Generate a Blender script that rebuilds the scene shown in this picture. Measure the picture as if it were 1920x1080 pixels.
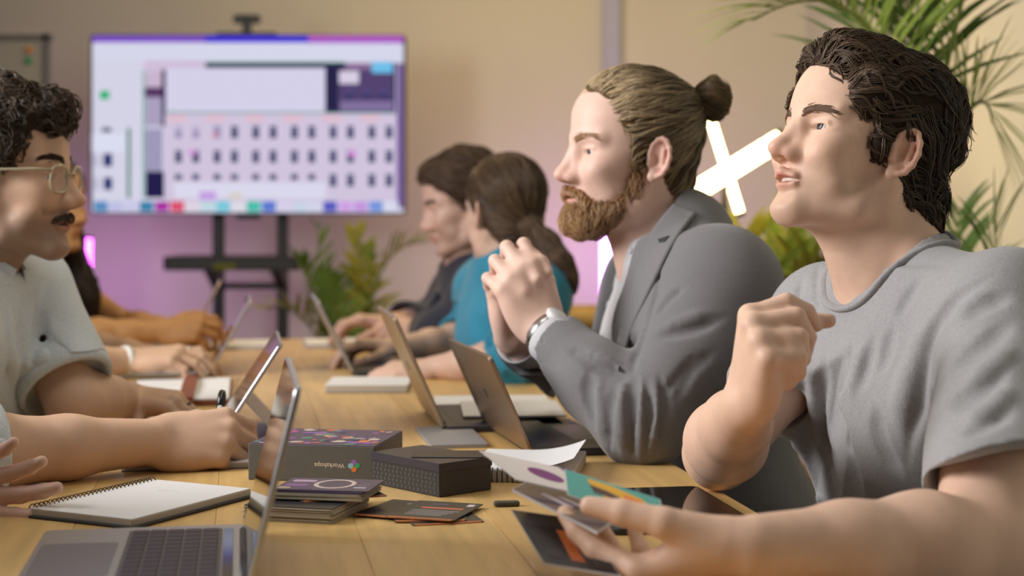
import bpy, math, random
import numpy as np
from mathutils import Vector, Matrix

for _o in list(bpy.data.objects):
    bpy.data.objects.remove(_o)
scene = bpy.context.scene
COL = scene.collection
rng = np.random.default_rng(7)
random.seed(7)

# ------------------------------------------------------------------ camera
FPX = 3000.0            # focal length in pixels of the 1920 wide frame
CAMZ = 1.08
HORIZON = 398.0
TABLE = 0.74
cam_data = bpy.data.cameras.new('camera')
cam = bpy.data.objects.new('camera', cam_data)
COL.objects.link(cam)
cam.location = (0, 0, CAMZ)
cam.rotation_euler = (math.pi / 2, 0, 0)
cam_data.sensor_width = 36.0
cam_data.lens = FPX / 1920 * 36
cam_data.shift_y = -(540 - HORIZON) / 1920
cam_data.clip_start = 0.05
cam_data.dof.use_dof = True
cam_data.dof.focus_distance = 1.93
cam_data.dof.aperture_fstop = 3.7
scene.camera = cam

# ------------------------------------------------------------------ light
scene.view_settings.view_transform = 'Standard'
scene.view_settings.look = 'None'
scene.view_settings.exposure = 0.0
scene.view_settings.gamma = 1.0
scene.view_settings.use_curve_mapping = False
world = bpy.data.worlds.new('world')
scene.world = world
world.use_nodes = True
world.node_tree.nodes['Background'].inputs[0].default_value = (1.0, 0.93, 0.86, 1)
world.node_tree.nodes['Background'].inputs[1].default_value = 0.085

def area_light(name, loc, target, size, power, color, size_y=None):
    d = bpy.data.lights.new(name, 'AREA')
    d.energy = power
    d.color = color
    d.shape = 'RECTANGLE' if size_y else 'SQUARE'
    d.size = size
    if size_y:
        d.size_y = size_y
    o = bpy.data.objects.new(name, d)
    COL.objects.link(o)
    o.location = loc
    o.rotation_euler = (Vector(target) - Vector(loc)).to_track_quat('-Z', 'Y').to_euler()
    o['kind'] = 'helper'
    return o

area_light('left_key_light', (-2.2, 1.65, 1.95), (0.45, 2.1, 1.0), 1.3, 90, (1.0, 0.97, 0.95), 1.1)  # soft key from upper left, its source unseen
area_light('table_ceiling_panel', (-0.35, 2.2, 2.65), (-0.35, 2.3, 0), 0.9, 11, (1.0, 0.93, 0.82), 1.8)
area_light('wall_warm_wash', (0.0, 4.9, 2.65), (0.1, 5.6, 0), 1.6, 36, (1.0, 0.72, 0.33), 1.8)  # added overhead wash that warms the back wall, no fixture known there

# ------------------------------------------------------------------ helpers
def P(px, py, D):
    """world point seen at photo pixel (px, py), D metres in front of the lens"""
    return np.array([(px - 960) * D / FPX, D, CAMZ + (HORIZON - py) * D / FPX])

def T(px, py, z=TABLE):
    """point of the horizontal plane z at pixel (px, py)"""
    return P(px, py, FPX * (CAMZ - z) / (py - HORIZON))

def lin(c):
    c = c / 255.0
    return c / 12.92 if c <= 0.04045 else ((c + 0.055) / 1.055) ** 2.4

def rgb(r, g, b):
    return (lin(r), lin(g), lin(b), 1.0)

MATS = {}
def mat(name, color, rough=0.5, metal=0.0, bump=0.0, bscale=200.0, vary=0.0, vscale=6.0, emit=0.0, coat=0.0,
        sss=0.0, attr=False, sheen=0.0, stretch=None, spec=0.5, trans=0.0, alpha=1.0, detail=4.0):
    if name in MATS:
        return MATS[name]
    m = bpy.data.materials.new(name)
    m.use_nodes = True
    nt = m.node_tree
    b = nt.nodes['Principled BSDF']
    b.inputs['Base Color'].default_value = color
    b.inputs['Roughness'].default_value = rough
    b.inputs['Metallic'].default_value = metal
    b.inputs['Specular IOR Level'].default_value = spec
    b.inputs['Coat Weight'].default_value = coat
    b.inputs['Transmission Weight'].default_value = trans
    b.inputs['Alpha'].default_value = alpha
    if sheen:
        b.inputs['Sheen Weight'].default_value = sheen
        b.inputs['Sheen Roughness'].default_value = 0.5
    if sss:
        b.inputs['Subsurface Weight'].default_value = sss
        b.inputs['Subsurface Radius'].default_value = (0.012, 0.005, 0.003)
        b.inputs['Subsurface Scale'].default_value = 0.6
    tc = nt.nodes.new('ShaderNodeTexCoord')
    mp = nt.nodes.new('ShaderNodeMapping')
    nt.links.new(tc.outputs['Object'], mp.inputs['Vector'])
    if stretch:
        mp.inputs['Scale'].default_value = stretch
    src = None
    if attr:
        a = nt.nodes.new('ShaderNodeAttribute')
        a.attribute_name = 'Col'
        src = a.outputs['Color']
    if vary:
        n = nt.nodes.new('ShaderNodeTexNoise')
        n.inputs['Scale'].default_value = vscale
        n.inputs['Detail'].default_value = detail
        nt.links.new(mp.outputs['Vector'], n.inputs['Vector'])
        r = nt.nodes.new('ShaderNodeMapRange')
        r.inputs['From Min'].default_value = 0.25
        r.inputs['From Max'].default_value = 0.75
        r.inputs['To Min'].default_value = 1 - vary
        r.inputs['To Max'].default_value = 1 + vary
        nt.links.new(n.outputs['Fac'], r.inputs['Value'])
        mx = nt.nodes.new('ShaderNodeMix')
        mx.data_type = 'RGBA'
        mx.blend_type = 'MULTIPLY'
        mx.inputs['Factor'].default_value = 1.0
        mx.inputs['A'].default_value = color
        if src is not None:
            nt.links.new(src, mx.inputs['A'])
        nt.links.new(r.outputs['Result'], mx.inputs['B'])
        src = mx.outputs['Result']
    if src is not None:
        nt.links.new(src, b.inputs['Base Color'])
    if emit:
        b.inputs['Emission Strength'].default_value = emit
        b.inputs['Emission Color'].default_value = color
        if attr:
            nt.links.new(src, b.inputs['Emission Color'])
            b.inputs['Base Color'].default_value = (0, 0, 0, 1)
            for l in list(b.inputs['Base Color'].links):
                nt.links.remove(l)
    if bump:
        n2 = nt.nodes.new('ShaderNodeTexNoise')
        n2.inputs['Scale'].default_value = bscale
        n2.inputs['Detail'].default_value = 3
        nt.links.new(mp.outputs['Vector'], n2.inputs['Vector'])
        bp = nt.nodes.new('ShaderNodeBump')
        bp.inputs['Strength'].default_value = bump
        bp.inputs['Distance'].default_value = 0.002
        nt.links.new(n2.outputs['Fac'], bp.inputs['Height'])
        nt.links.new(bp.outputs['Normal'], b.inputs['Normal'])
    MATS[name] = m
    return m

class MB:
    """collects geometry; build() links it as one mesh object"""
    def __init__(s):
        s.v = []; s.f = []; s.c = []; s.n = 0
    def add(s, v, f, c=None):
        v = np.asarray(v, float).reshape(-1, 3)
        s.v.append(v)
        s.f += [tuple(int(i) + s.n for i in q) for q in f]
        if c is not None:
            c = np.asarray(c, float)
            s.c.append(np.broadcast_to(c if c.ndim == 2 else c[None, :], (len(v), 4)))
        s.n += len(v)
        return s
    def box(s, c, size, rz=0.0, R=None, col=None):
        x, y, z = np.asarray(size, float) / 2
        v = np.array([[-x, -y, -z], [x, -y, -z], [x, y, -z], [-x, y, -z], [-x, -y, z], [x, -y, z], [x, y, z], [-x, y, z]])
        if R is None:
            R = rotz(rz)
        return s.add(v @ np.asarray(R).T + np.asarray(c), [(0, 3, 2, 1), (4, 5, 6, 7), (0, 1, 5, 4), (1, 2, 6, 5), (2, 3, 7, 6), (3, 0, 4, 7)], col)
    def slab(s, w, l, z0, z1, r=0.006, ch=0.001, o=(0, 0, 0), R=None, col=None, n=5):
        """rounded rectangle w by l with chamfered edges, local z0..z1"""
        def ring(inset, z):
            pts = []
            rr = max(r - inset, 1e-5)
            for cx, cy, a0 in ((1, 1, 0), (-1, 1, 90), (-1, -1, 180), (1, -1, 270)):
                for k in range(n + 1):
                    a = math.radians(a0 + 90 * k / n)
                    pts.append((cx * (w / 2 - r) + rr * math.cos(a), cy * (l / 2 - r) + rr * math.sin(a), z))
            return pts
        m = 4 * (n + 1)
        rings = [ring(ch, z0), ring(0, z0 + ch), ring(0, z1 - ch), ring(ch, z1)]
        v = np.array(sum(rings, []))
        f = [tuple(range(m))[::-1], tuple(range(3 * m, 4 * m))]
        for j in range(3):
            for i in range(m):
                k = (i + 1) % m
                f.append((j * m + i, j * m + k, (j + 1) * m + k, (j + 1) * m + i))
        R = np.eye(3) if R is None else np.asarray(R)
        return s.add(v @ R.T + np.asarray(o), f, col)
    def tube(s, pts, rad, n=8, closed=False, cap=True, flat=None, col=None):
        pts = np.asarray(pts, float)
        m = len(pts)
        rad = np.broadcast_to(np.asarray(rad, float), (m,))
        if closed:
            tg = np.roll(pts, -1, 0) - np.roll(pts, 1, 0)
        else:
            tg = np.gradient(pts, axis=0)
        tg /= np.linalg.norm(tg, axis=1)[:, None] + 1e-12
        ref = np.array([0, 0, 1.0]) if abs(tg[0][2]) < 0.9 else np.array([1.0, 0, 0])
        v = []
        u = ref - tg[0] * (ref @ tg[0])
        for i in range(m):
            u = u - tg[i] * (u @ tg[i])
            u /= np.linalg.norm(u) + 1e-12
            w = np.cross(tg[i], u)
            a = np.linspace(0, 2 * np.pi, n, endpoint=False)
            fl = 1.0 if flat is None else flat
            v.append(pts[i] + rad[i] * (np.cos(a)[:, None] * u * fl + np.sin(a)[:, None] * w))
        f = []
        for i in range(m if closed else m - 1):
            j = (i + 1) % m
            for k in range(n):
                q = (k + 1) % n
                f.append((i * n + k, i * n + q, j * n + q, j * n + k))
        if cap and not closed:
            f.append(tuple(range(n))[::-1])
            f.append(tuple(range((m - 1) * n, m * n)))
        return s.add(np.concatenate(v), f, col)
    def lathe(s, prof, o=(0, 0, 0), n=24, R=None, col=None):
        prof = np.asarray(prof, float)
        a = np.linspace(0, 2 * np.pi, n, endpoint=False)
        v = np.stack([np.outer(prof[:, 0], np.cos(a)), np.outer(prof[:, 0], np.sin(a)), np.repeat(prof[:, 1:2], n, 1)], -1).reshape(-1, 3)
        f = []
        for i in range(len(prof) - 1):
            for k in range(n):
                q = (k + 1) % n
                f.append((i * n + k, i * n + q, (i + 1) * n + q, (i + 1) * n + k))
        f.append(tuple(range(n))[::-1])
        f.append(tuple(range((len(prof) - 1) * n, len(prof) * n)))
        R = np.eye(3) if R is None else np.asarray(R)
        return s.add(v @ R.T + np.asarray(o), f, col)
    def build(s, name, m, parent=None, smooth=False, o=None):
        v = np.concatenate(s.v)
        base = np.zeros(3)
        if o is not None:
            base = np.asarray(o, float)
        elif parent is None:
            base = np.array([(v[:, 0].min() + v[:, 0].max()) / 2, (v[:, 1].min() + v[:, 1].max()) / 2, v[:, 2].min()])
        else:
            base = np.array(parent_origin(parent))
        me = bpy.data.meshes.new(name)
        me.from_pydata((v - base).tolist(), [], s.f)
        if s.c:
            c = np.concatenate(s.c)
            at = me.attributes.new('Col', 'FLOAT_COLOR', 'POINT')
            at.data.foreach_set('color', c.astype(np.float32).ravel())
        me.polygons.foreach_set('use_smooth', np.full(len(me.polygons), bool(smooth)))
        me.materials.append(m)
        me.update()
        ob = bpy.data.objects.new(name, me)
        COL.objects.link(ob)
        if parent is None:
            ob.location = base
        else:
            ob.parent = parent
        ORIG[ob.name] = base
        return ob

ORIG = {}
def parent_origin(p):
    return ORIG[p.name]

def fast_mesh(name, v, quads, m, parent, col=None, tris=None):
    """mesh from numpy arrays (world coordinates), parented"""
    base = np.array(parent_origin(parent))
    me = bpy.data.meshes.new(name)
    nq = len(quads); nt = 0 if tris is None else len(tris)
    loops = quads.ravel() if tris is None else np.concatenate([quads.ravel(), tris.ravel()])
    me.vertices.add(len(v))
    me.vertices.foreach_set('co', (v - base).astype(np.float32).ravel())
    me.loops.add(len(loops))
    me.loops.foreach_set('vertex_index', loops.astype(np.int32))
    me.polygons.add(nq + nt)
    st = np.arange(nq) * 4
    if nt:
        st = np.concatenate([st, nq * 4 + np.arange(nt) * 3])
    me.polygons.foreach_set('loop_start', st.astype(np.int32))
    me.polygons.foreach_set('use_smooth', np.ones(nq + nt, bool))
    me.update(calc_edges=True)
    if col is not None:
        at = me.attributes.new('Col', 'FLOAT_COLOR', 'POINT')
        at.data.foreach_set('color', np.concatenate([col[:, :3], np.ones((len(col), 1))], 1).astype(np.float32).ravel())
    me.materials.append(m)
    ob = bpy.data.objects.new(name, me)
    COL.objects.link(ob)
    ob.parent = parent
    ORIG[ob.name] = base
    return ob

def empty(name, loc):
    o = bpy.data.objects.new(name, None)
    o.empty_display_size = 0.05
    COL.objects.link(o)
    o.location = loc
    ORIG[o.name] = np.asarray(loc, float)
    return o

def tag(o, label, cat, group=None, kind=None):
    o['label'] = label
    o['category'] = cat
    if group:
        o['group'] = group
    if kind:
        o['kind'] = kind
    return o

def struct(o):
    o['kind'] = 'structure'
    return o

def rotz(a):
    c, s_ = math.cos(a), math.sin(a)
    return np.array([[c, -s_, 0], [s_, c, 0], [0, 0, 1.0]])

def nrm(v):
    v = np.asarray(v, float)
    return v / (np.linalg.norm(v) + 1e-12)

def bent(a, b, bulge, n=5):
    a = np.asarray(a); b = np.asarray(b)
    t = np.linspace(0, 1, n)[:, None]
    return a * (1 - t) + b * t + np.asarray(bulge) * (4 * t * (1 - t))

def text_geo(body, size, bold=0.0):
    cu = bpy.data.curves.new('lettering', 'FONT')
    cu.body = body
    cu.size = size
    cu.align_x = 'CENTER'
    cu.align_y = 'CENTER'
    cu.offset = bold
    cu.resolution_u = 3
    ob = bpy.data.objects.new('lettering', cu)
    COL.objects.link(ob)
    dg = bpy.context.evaluated_depsgraph_get()
    me = ob.evaluated_get(dg).to_mesh()
    v = np.array([tuple(x.co) for x in me.vertices]).reshape(-1, 3)
    f = [tuple(p.vertices) for p in me.polygons]
    ob.evaluated_get(dg).to_mesh_clear()
    bpy.data.objects.remove(ob)
    bpy.data.curves.remove(cu)
    return v, f

# ------------------------------------------------------------------ the room
WALL = mat('wall_paint', rgb(202, 199, 184), 0.9, bump=0.08, bscale=120, vary=0.03, vscale=3)
def wall_box(name, c, size, m):
    mb = MB(); mb.box(c, size)
    return struct(mb.build(name, m))
WY = 6.9
wall_box('wall_back', (-0.6, WY + 0.05, 1.4), (6.2, 0.1, 2.8), WALL)
wall_box('wall_right', (1.32, 3.2, 1.4), (0.1, 7.4, 2.8), WALL)
wall_box('floor', (-0.9, 2.9, -0.05), (6.6, 8.1, 0.1), mat('floor_grey', rgb(120, 112, 104), 0.6, vary=0.1, vscale=4))
# slim pipe casing on the back wall
mb = MB(); mb.slab(0.075, 0.05, 0, 2.8, 0.008, 0.002, ((1147 - 960) * (WY - 0.03) / FPX, WY - 0.028, 0)); struct(mb.build('trim_1', mat('casing_grey', rgb(168, 170, 196), 0.6)))
mb = MB(); mb.box((-0.6, WY - 0.008, 0.05), (6.0, 0.016, 0.1)); struct(mb.build('baseboard_back', mat('baseboard_paint', rgb(190, 184, 178), 0.6)))

# ------------------------------------------------------------------ table
AX = nrm([-0.17, 1.0, 0]); PX = np.array([AX[1], -AX[0], 0])        # along / across the table
TW, Y0, Y1 = 0.905, 1.15, 4.40
WOODS = [mat('oak_%d' % i, rgb(*c), 0.42, vary=0.16, vscale=7, stretch=None, bump=0.10, bscale=60, detail=8, coat=0.05) for i, c in enumerate(((212, 175, 112), (206, 169, 107), (216, 180, 118)))]
for m_ in WOODS:
    mp_ = [n for n in m_.node_tree.nodes if n.type == 'MAPPING'][0]
    mp_.vector_type = 'TEXTURE'
    mp_.inputs['Rotation'].default_value = (0, 0, math.atan2(0.17, 1.0))
    mp_.inputs['Scale'].default_value = (0.10, 1.6, 0.3)
right_edge = np.array([0.262, 1.9, 0])
def on_table(t, y_along):
    """t 0..1 from the right edge to the left edge, distance along the axis"""
    return right_edge + AX * y_along - PX * TW * t
c0 = on_table(0.5, (Y0 + Y1) / 2 - 1.9)
table = empty('meeting_table', (c0[0], c0[1], 0))
tag(table, 'long oak meeting table with black legs', 'table')
NB = 6
Rt = np.stack([PX, AX, [0, 0, 1]], 1)
for i in range(NB):
    mb = MB()
    c = on_table((i + 0.5) / NB, (Y0 + Y1) / 2 - 1.9)
    mb.slab(TW / NB - 0.0003, Y1 - Y0, TABLE - 0.03, TABLE, 0.0015, 0.0004, (c[0], c[1], 0), Rt)
    mb.build('plank', WOODS[i % 3], table)
for tt in (0.12, 0.88):
    for yy in (Y0 + 0.2, Y1 - 0.2):
        p = on_table(tt, yy - 1.9)
        mb = MB(); mb.box((p[0], p[1], (TABLE - 0.03) / 2), (0.05, 0.05, TABLE - 0.03), R=Rt)
        mb.build('leg', mat('black_steel', rgb(30, 30, 32), 0.45, 0.3), table)
for yy in (Y0 + 0.2, Y1 - 0.2):
    p = on_table(0.5, yy - 1.9)
    mb = MB(); mb.box((p[0], p[1], TABLE - 0.055), (TW * 0.76, 0.04, 0.05), R=Rt)
    mb.build('cross_bar', mat('black_steel', rgb(30, 30, 32), 0.45, 0.3), table)

# ------------------------------------------------------------------ television on its cart
BLACK = mat('black_plastic', rgb(24, 23, 26), 0.45)
DT = 6.25
def TVP(px, py, dy=0.0):
    return P(px, py, DT) + np.array([0, dy, 0])
tvl, tvr = TVP(171, 66), TVP(761, 402)
tcx, tw, tz0, tz1 = (tvl[0] + tvr[0]) / 2, tvr[0] - tvl[0], tvr[2], tvl[2]
cart = empty('tv_cart', (tcx, DT + 0.1, 0))
tag(cart, 'black wheeled screen cart with twin posts and a shelf', 'tv stand')
tv = empty('television', (tcx, DT, tz0))
tag(tv, 'large flat screen on a cart showing a bright slide grid', 'television')
mb = MB(); mb.slab(tw, tz1 - tz0, -0.02, 0.028, 0.012, 0.004, (tcx, DT + 0.002, (tz0 + tz1) / 2), np.array([[1, 0, 0], [0, 0, 1], [0, 1, 0.0]]))
body = mb.build('bezel', BLACK, tv)
# what the screen shows: flat colour fields
RECTS = []
def sc(x0, y0, x1, y1, c, a=None):
    RECTS.append((x0, y0, x1, y1, c, a or c))
def s_px(cx, cy):          # from the 630x400 crop drawn at 2.7x
    return 150 + cx / 2.7, 20 + cy / 2.7
def q(x0, y0, x1, y1, c, a=None):
    a0, a1 = s_px(x0, y0), s_px(x1, y1)
    sc(a0[0], a0[1], a1[0], a1[1], c, a)
WHT, LIL, NAV = (214, 214, 234), (206, 196, 222), (38, 34, 72)
q(70, 130, 1640, 1022, (212, 211, 230))
q(70, 130, 640, 165, (140, 90, 200), (110, 70, 190)); q(640, 130, 1160, 165, (62, 48, 205), (70, 52, 212)); q(1160, 130, 1640, 172, (150, 92, 200), (190, 90, 190))
q(70, 168, 1625, 255, WHT)
q(330, 255, 640, 300, (208, 188, 216)); q(640, 268, 1600, 520, NAV)
q(640, 262, 1345, 268, (40, 150, 110))
q(335, 305, 430, 390, (200, 180, 205)); q(335, 390, 430, 440, (88, 56, 100)); q(335, 440, 425, 585, (170, 160, 190)); q(420, 300, 440, 590, (48, 40, 80))
q(335, 598, 425, 815, (160, 152, 185)); q(338, 815, 432, 948, (34, 28, 74))
q(325, 305, 333, 948, (60, 160, 120)); q(246, 595, 262, 950, (24, 118, 84))
q(440, 292, 1245, 515, (212, 208, 232)); q(435, 515, 1600, 522, (60, 130, 110))
q(436, 524, 1625, 965, (208, 196, 220))
for i in range(6):
    q(450 + 195 * i, 532, 545 + 195 * i, 562, (224, 186, 204))
q(1310, 300, 1590, 515, (82, 66, 110)); q(1315, 308, 1415, 372, (214, 205, 226)); q(1480, 262, 1585, 318, (110, 190, 232)); q(1345, 268, 1480, 300, (140, 110, 150))
for x in (1345, 1435, 1515):
    q(x, 400, x + 45, 445, (44, 44, 92), (90, 80, 130))
q(1320, 460, 1590, 510, (128, 112, 156)); q(1605, 268, 1640, 1000, (120, 96, 150))
for r_, y in enumerate((585, 708, 828)):
    for c_ in range(12):
        x = 480 + 97.5 * c_ + (8 if c_ % 2 == 0 else -2)
        hgt = 62 if (r_ < 2 or c_ > 7) else 30
        col = (46, 52, 96)
        if r_ == 0 and c_ < 3:
            col = (150, 140, 175)
        q(x, y, x + 34, y + hgt, (150, 150, 180), col) if c_ > 1 or r_ else q(x, y, x + 34, y + hgt, (186, 172, 204))
        q(x, y + hgt * 0.45, x + 34, y + hgt, col)
q(555, 708, 592, 730, (212, 140, 214)); q(1362, 708, 1400, 740, (212, 140, 214)); q(680, 618, 700, 640, (214, 120, 130))
q(485, 872, 1250, 950, (218, 216, 236)); q(610, 915, 695, 960, (196, 160, 226)); q(760, 925, 825, 952, (214, 206, 190))
q(110, 408, 158, 452, (46, 178, 120)); q(120, 595, 168, 615, (40, 60, 80)); q(70, 625, 235, 715, (218, 220, 240))
q(78, 728, 110, 790, (190, 188, 210)); q(128, 725, 172, 790, (44, 50, 110)); q(78, 845, 110, 908, (190, 188, 210)); q(130, 845, 172, 908, (44, 50, 110))
dock = [(90, 140, 190), (190, 190, 226), (200, 200, 230), (60, 130, 170), (170, 50, 160), (220, 80, 110), (220, 210, 224), (190, 214, 224), (120, 200, 220), (220, 216, 228),
        (70, 190, 170), (90, 120, 210), (214, 206, 232), (200, 210, 230), (210, 210, 232), (90, 90, 190), (206, 160, 226), (196, 150, 220), (120, 150, 220), (214, 216, 236)]
for i, c in enumerate(dock):
    q(80 + 77 * i, 965, 80 + 77 * i + 70, 1018, c)
mb = MB()
for k, (x0, y0, x1, y1, c, a) in enumerate(RECTS):
    d = -0.0215 - 0.00006 * k
    v = [TVP(x0, y1, d + 0.0), TVP(x1, y1, d), TVP(x1, y0, d), TVP(x0, y0, d)]
    mb.add(v, [(0, 1, 2, 3)], np.array([rgb(*c)] * 2 + [rgb(*a)] * 2))
scr = mb.build('screen', mat('screen_light', (1, 1, 1, 1), 0.6, emit=1.0, attr=True, spec=0.05), tv)
# webcam bar on top
mb = MB(); c = TVP(463, 36, 0.0); mb.slab(0.105, 0.035, -0.012, 0.012, 0.01, 0.003, c, np.array([[1, 0, 0], [0, 0, 1], [0, 1, 0.0]]))
mb.box(TVP(463, 56, 0.0), (0.035, 0.025, 0.05)); mb.box(TVP(463, 65, 0.0), (0.23, 0.05, 0.014))
cm = mb.build('webcam', BLACK, None); tag(cm, 'black webcam perched on top of the large screen', 'camera')
mb = MB(); c = TVP(463, 36, -0.012); mb.lathe([(0.001, -0.006), (0.009, -0.006), (0.010, 0.0), (0.007, 0.003), (0.001, 0.003)], c, 14, np.array([[1, 0, 0], [0, 0, -1], [0, 1, 0.0]]))
mb.build('lens', mat('lens_dark', rgb(10, 10, 14), 0.1), cm, True)
mb = MB(); mb.box(TVP(465, 406, 0.01), (0.09, 0.03, 0.02)); mb.build('sensor_bar', BLACK, tv)
for x in (402, 524):
    mb = MB(); p = TVP(x, 400, 0.09); mb.slab(0.045, 0.035, 0.05, 1.5, 0.008, 0.002, (p[0], p[1], 0)); mb.build('post', BLACK, cart)
p0, p1 = TVP(318, 480, 0.0), TVP(570, 505, 0.0)
mb = MB(); mb.slab(p1[0] - p0[0], 0.32, p1[2], p0[2], 0.02, 0.004, ((p0[0] + p1[0]) / 2, DT + 0.02, 0)); mb.build('shelf', BLACK, cart)
for x in (402, 524):
    mb = MB(); a = TVP(x, 505, 0.08); b = TVP(x, 545, 0.08); mb.add([a + [-0.02, 0, 0], a + [0.02, 0, 0], b + [0.02, 0, 0], b + [-0.02, 0, 0], a + [-0.02, -0.2, 0], a + [0.02, -0.2, 0]],
        [(0, 1, 2, 3), (0, 4, 5, 1), (4, 3, 2, 5), (0, 3, 4), (1, 5, 2)]); mb.build('bracket', BLACK, cart)
a, b = TVP(402, 538, 0.09), TVP(524, 538, 0.09)
mb = MB(); mb.box((a + b) / 2, (b[0] - a[0], 0.03, 0.025)); mb.build('cross_bar', BLACK, cart)
mb = MB(); p = TVP(434, 498, -0.15); mb.slab(0.085, 0.02, -0.012, 0.012, 0.004, 0.002, p); r_ = mb.build('remote_pouch', mat('olive_cloth', rgb(92, 98, 30), 0.9), cart)
for x in (402, 524):
    mb = MB(); p = TVP(x, 400, 0.09); mb.slab(0.06, 0.66, 0.045, 0.085, 0.01, 0.003, (p[0], p[1] - 0.02, 0)); mb.build('foot', BLACK, cart)
    for s_ in (-0.28, 0.26):
        mb = MB(); mb.lathe([(0.004, -0.012), (0.036, -0.012), (0.04, 0), (0.036, 0.012), (0.004, 0.012)], (p[0], p[1] + s_, 0.04), 16, np.array([[0, 0, 1.0], [0, 1, 0], [-1, 0, 0]]))
        mb.build('caster', BLACK, cart, True)
mb = MB(); mb.box(((a + b) / 2) * [1, 1, 0] + [0, 0, 0.065], (b[0] - a[0], 0.05, 0.03)); mb.build('base_bar', BLACK, cart)
# mount behind the screen
mb = MB(); mb.box((tcx, DT + 0.056, 1.42), (0.45, 0.045, 0.3)); mb.build('mount_plate', BLACK, cart)

# ------------------------------------------------------------------ whiteboard at the left
wb = empty('whiteboard', P(-60, 500, 5.9) * [1, 1, 0] + [0, 0, 0])
tag(wb, 'freestanding board with a pale face and coloured magnets behind the man with glasses', 'whiteboard')
Y_ = 5.9
x1_, zt = P(92, 70, Y_)[0], P(92, 66, Y_)[2]
mb = MB(); mb.slab(0.72, 1.35, -0.012, 0.012, 0.02, 0.003, (x1_ - 0.36, Y_, zt - 0.675), np.array([[1, 0, 0], [0, 0, 1], [0, 1, 0.0]])); mb.build('panel', mat('board_face', rgb(150, 144, 134), 0.5), wb)
fr = MB(); R_ = np.array([[1, 0, 0], [0, 0, 1], [0, 1, 0.0]])
for c, s_ in (((x1_ - 0.36, Y_, zt - 0.01), (0.74, 0.035, 0.022)), ((x1_ - 0.36, Y_, zt - 1.34), (0.74, 0.035, 0.022)), ((x1_ - 0.01, Y_, zt - 0.675), (0.022, 0.035, 1.36)), ((x1_ - 0.71, Y_, zt - 0.675), (0.022, 0.035, 1.36))):
    fr.box(c, s_)
fr.build('frame', mat('board_frame', rgb(92, 86, 80), 0.5, 0.3), wb)
for px, py, c in ((54, 94, (190, 130, 60)), (53, 114, (50, 140, 90))):
    mb = MB(); mb.lathe([(0.001, 0), (0.014, 0), (0.015, 0.004), (0.012, 0.008), (0.001, 0.008)], P(px, py, Y_ - 0.012), 16, np.array([[1, 0, 0], [0, 0, -1], [0, 1, 0.0]]))
    mg = mb.build('magnet', mat('magnet_%d' % py, rgb(*c), 0.5), None, True)
    tag(mg, '%s round magnet on the freestanding board' % ('orange' if py < 100 else 'green'), 'magnet')
for x in (x1_ - 0.64, x1_ - 0.08):
    mb = MB(); mb.box((x, Y_, (zt - 1.34) / 2), (0.03, 0.03, zt - 1.34)); mb.box((x, Y_, 0.015), (0.04, 0.45, 0.03)); mb.build('leg', mat('board_frame', rgb(92, 86, 80), 0.5, 0.3), wb)

# ------------------------------------------------------------------ light tubes
def light_tube(name, a, b, r, m, label, clampcol=(40, 40, 44)):
    a, b = np.asarray(a, float), np.asarray(b, float)
    d = nrm(b - a); x_ = nrm(np.cross(d, [0.3, 1, 0.2])); R_ = np.stack([x_, np.cross(d, x_), d], 1)
    L = np.linalg.norm(b - a)
    root = empty(name, tuple(a)); tag(root, label, 'lamp')
    mb = MB(); mb.lathe([(r * 0.3, 0), (r * 0.8, 0.0), (r, r * 0.4), (r, L - r * 0.4), (r * 0.8, L), (r * 0.3, L)], a, 20, R_); mb.build('tube', m, root, True)
    for e in (0, 1):
        mb = MB(); mb.lathe([(r * 0.4, -0.006), (r * 1.05, -0.006), (r * 1.08, 0.004), (r * 1.0, 0.006)], a if e == 0 else b, 20, R_ if e == 0 else R_ @ np.diag([1, -1, -1.0])); mb.build('end_cap', mat('tube_cap', rgb(*clampcol), 0.4), root, True)
    return root
WARM = mat('tube_warm_light', (1.0, 0.76, 0.36, 1), 0.3, emit=12)
VIOLET = mat('tube_violet_light', (0.62, 0.20, 1.0, 1), 0.3, emit=16)
MAGENTA = mat('tube_magenta_light', (0.85, 0.10, 1.0, 1), 0.3, emit=9)
DW = 4.05
t1 = light_tube('light_tube', P(1296, 364, DW), P(1468, 258, DW), 0.024, WARM, 'warm white light tube slanting behind the man with the bun')
t2 = light_tube('light_tube', P(1322, 190, DW + 0.07), P(1388, 402, DW + 0.07), 0.0115, WARM, 'thin warm light tube leaning crosswise behind the slanting tube')
st = empty('light_stand', P(1362, 330, DW + 0.035) * [1, 1, 0]); tag(st, 'black stand holding the two crossed light tubes', 'stand')
c = P(1362, 322, DW + 0.035)
mb = MB(); mb.tube([(c[0], c[1] + 0.03, 0.06), (c[0], c[1] + 0.03, c[2] - 0.02), (c[0], c[1] + 0.02, c[2])], 0.009, 8); mb.build('pole', BLACK, st)
for k in range(3):
    a = k * 2.094 + 0.4
    mb = MB(); mb.tube([(c[0], c[1] + 0.03, 0.25), (c[0] + 0.22 * math.cos(a), c[1] + 0.03 + 0.22 * math.sin(a), 0.0)], 0.007, 6); mb.build('leg', BLACK, st)
DV = 6.35
v1 = light_tube('light_tube', P(1141, 575, DV), P(1141, 432, DV), 0.030, VIOLET, 'upright violet light tube below the chin of the bearded man')
v2 = light_tube('light_tube', P(156, 655, 6.3), P(160, 445, 6.3), 0.026, MAGENTA, 'upright magenta light tube beside the woman with long dark hair')
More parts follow.
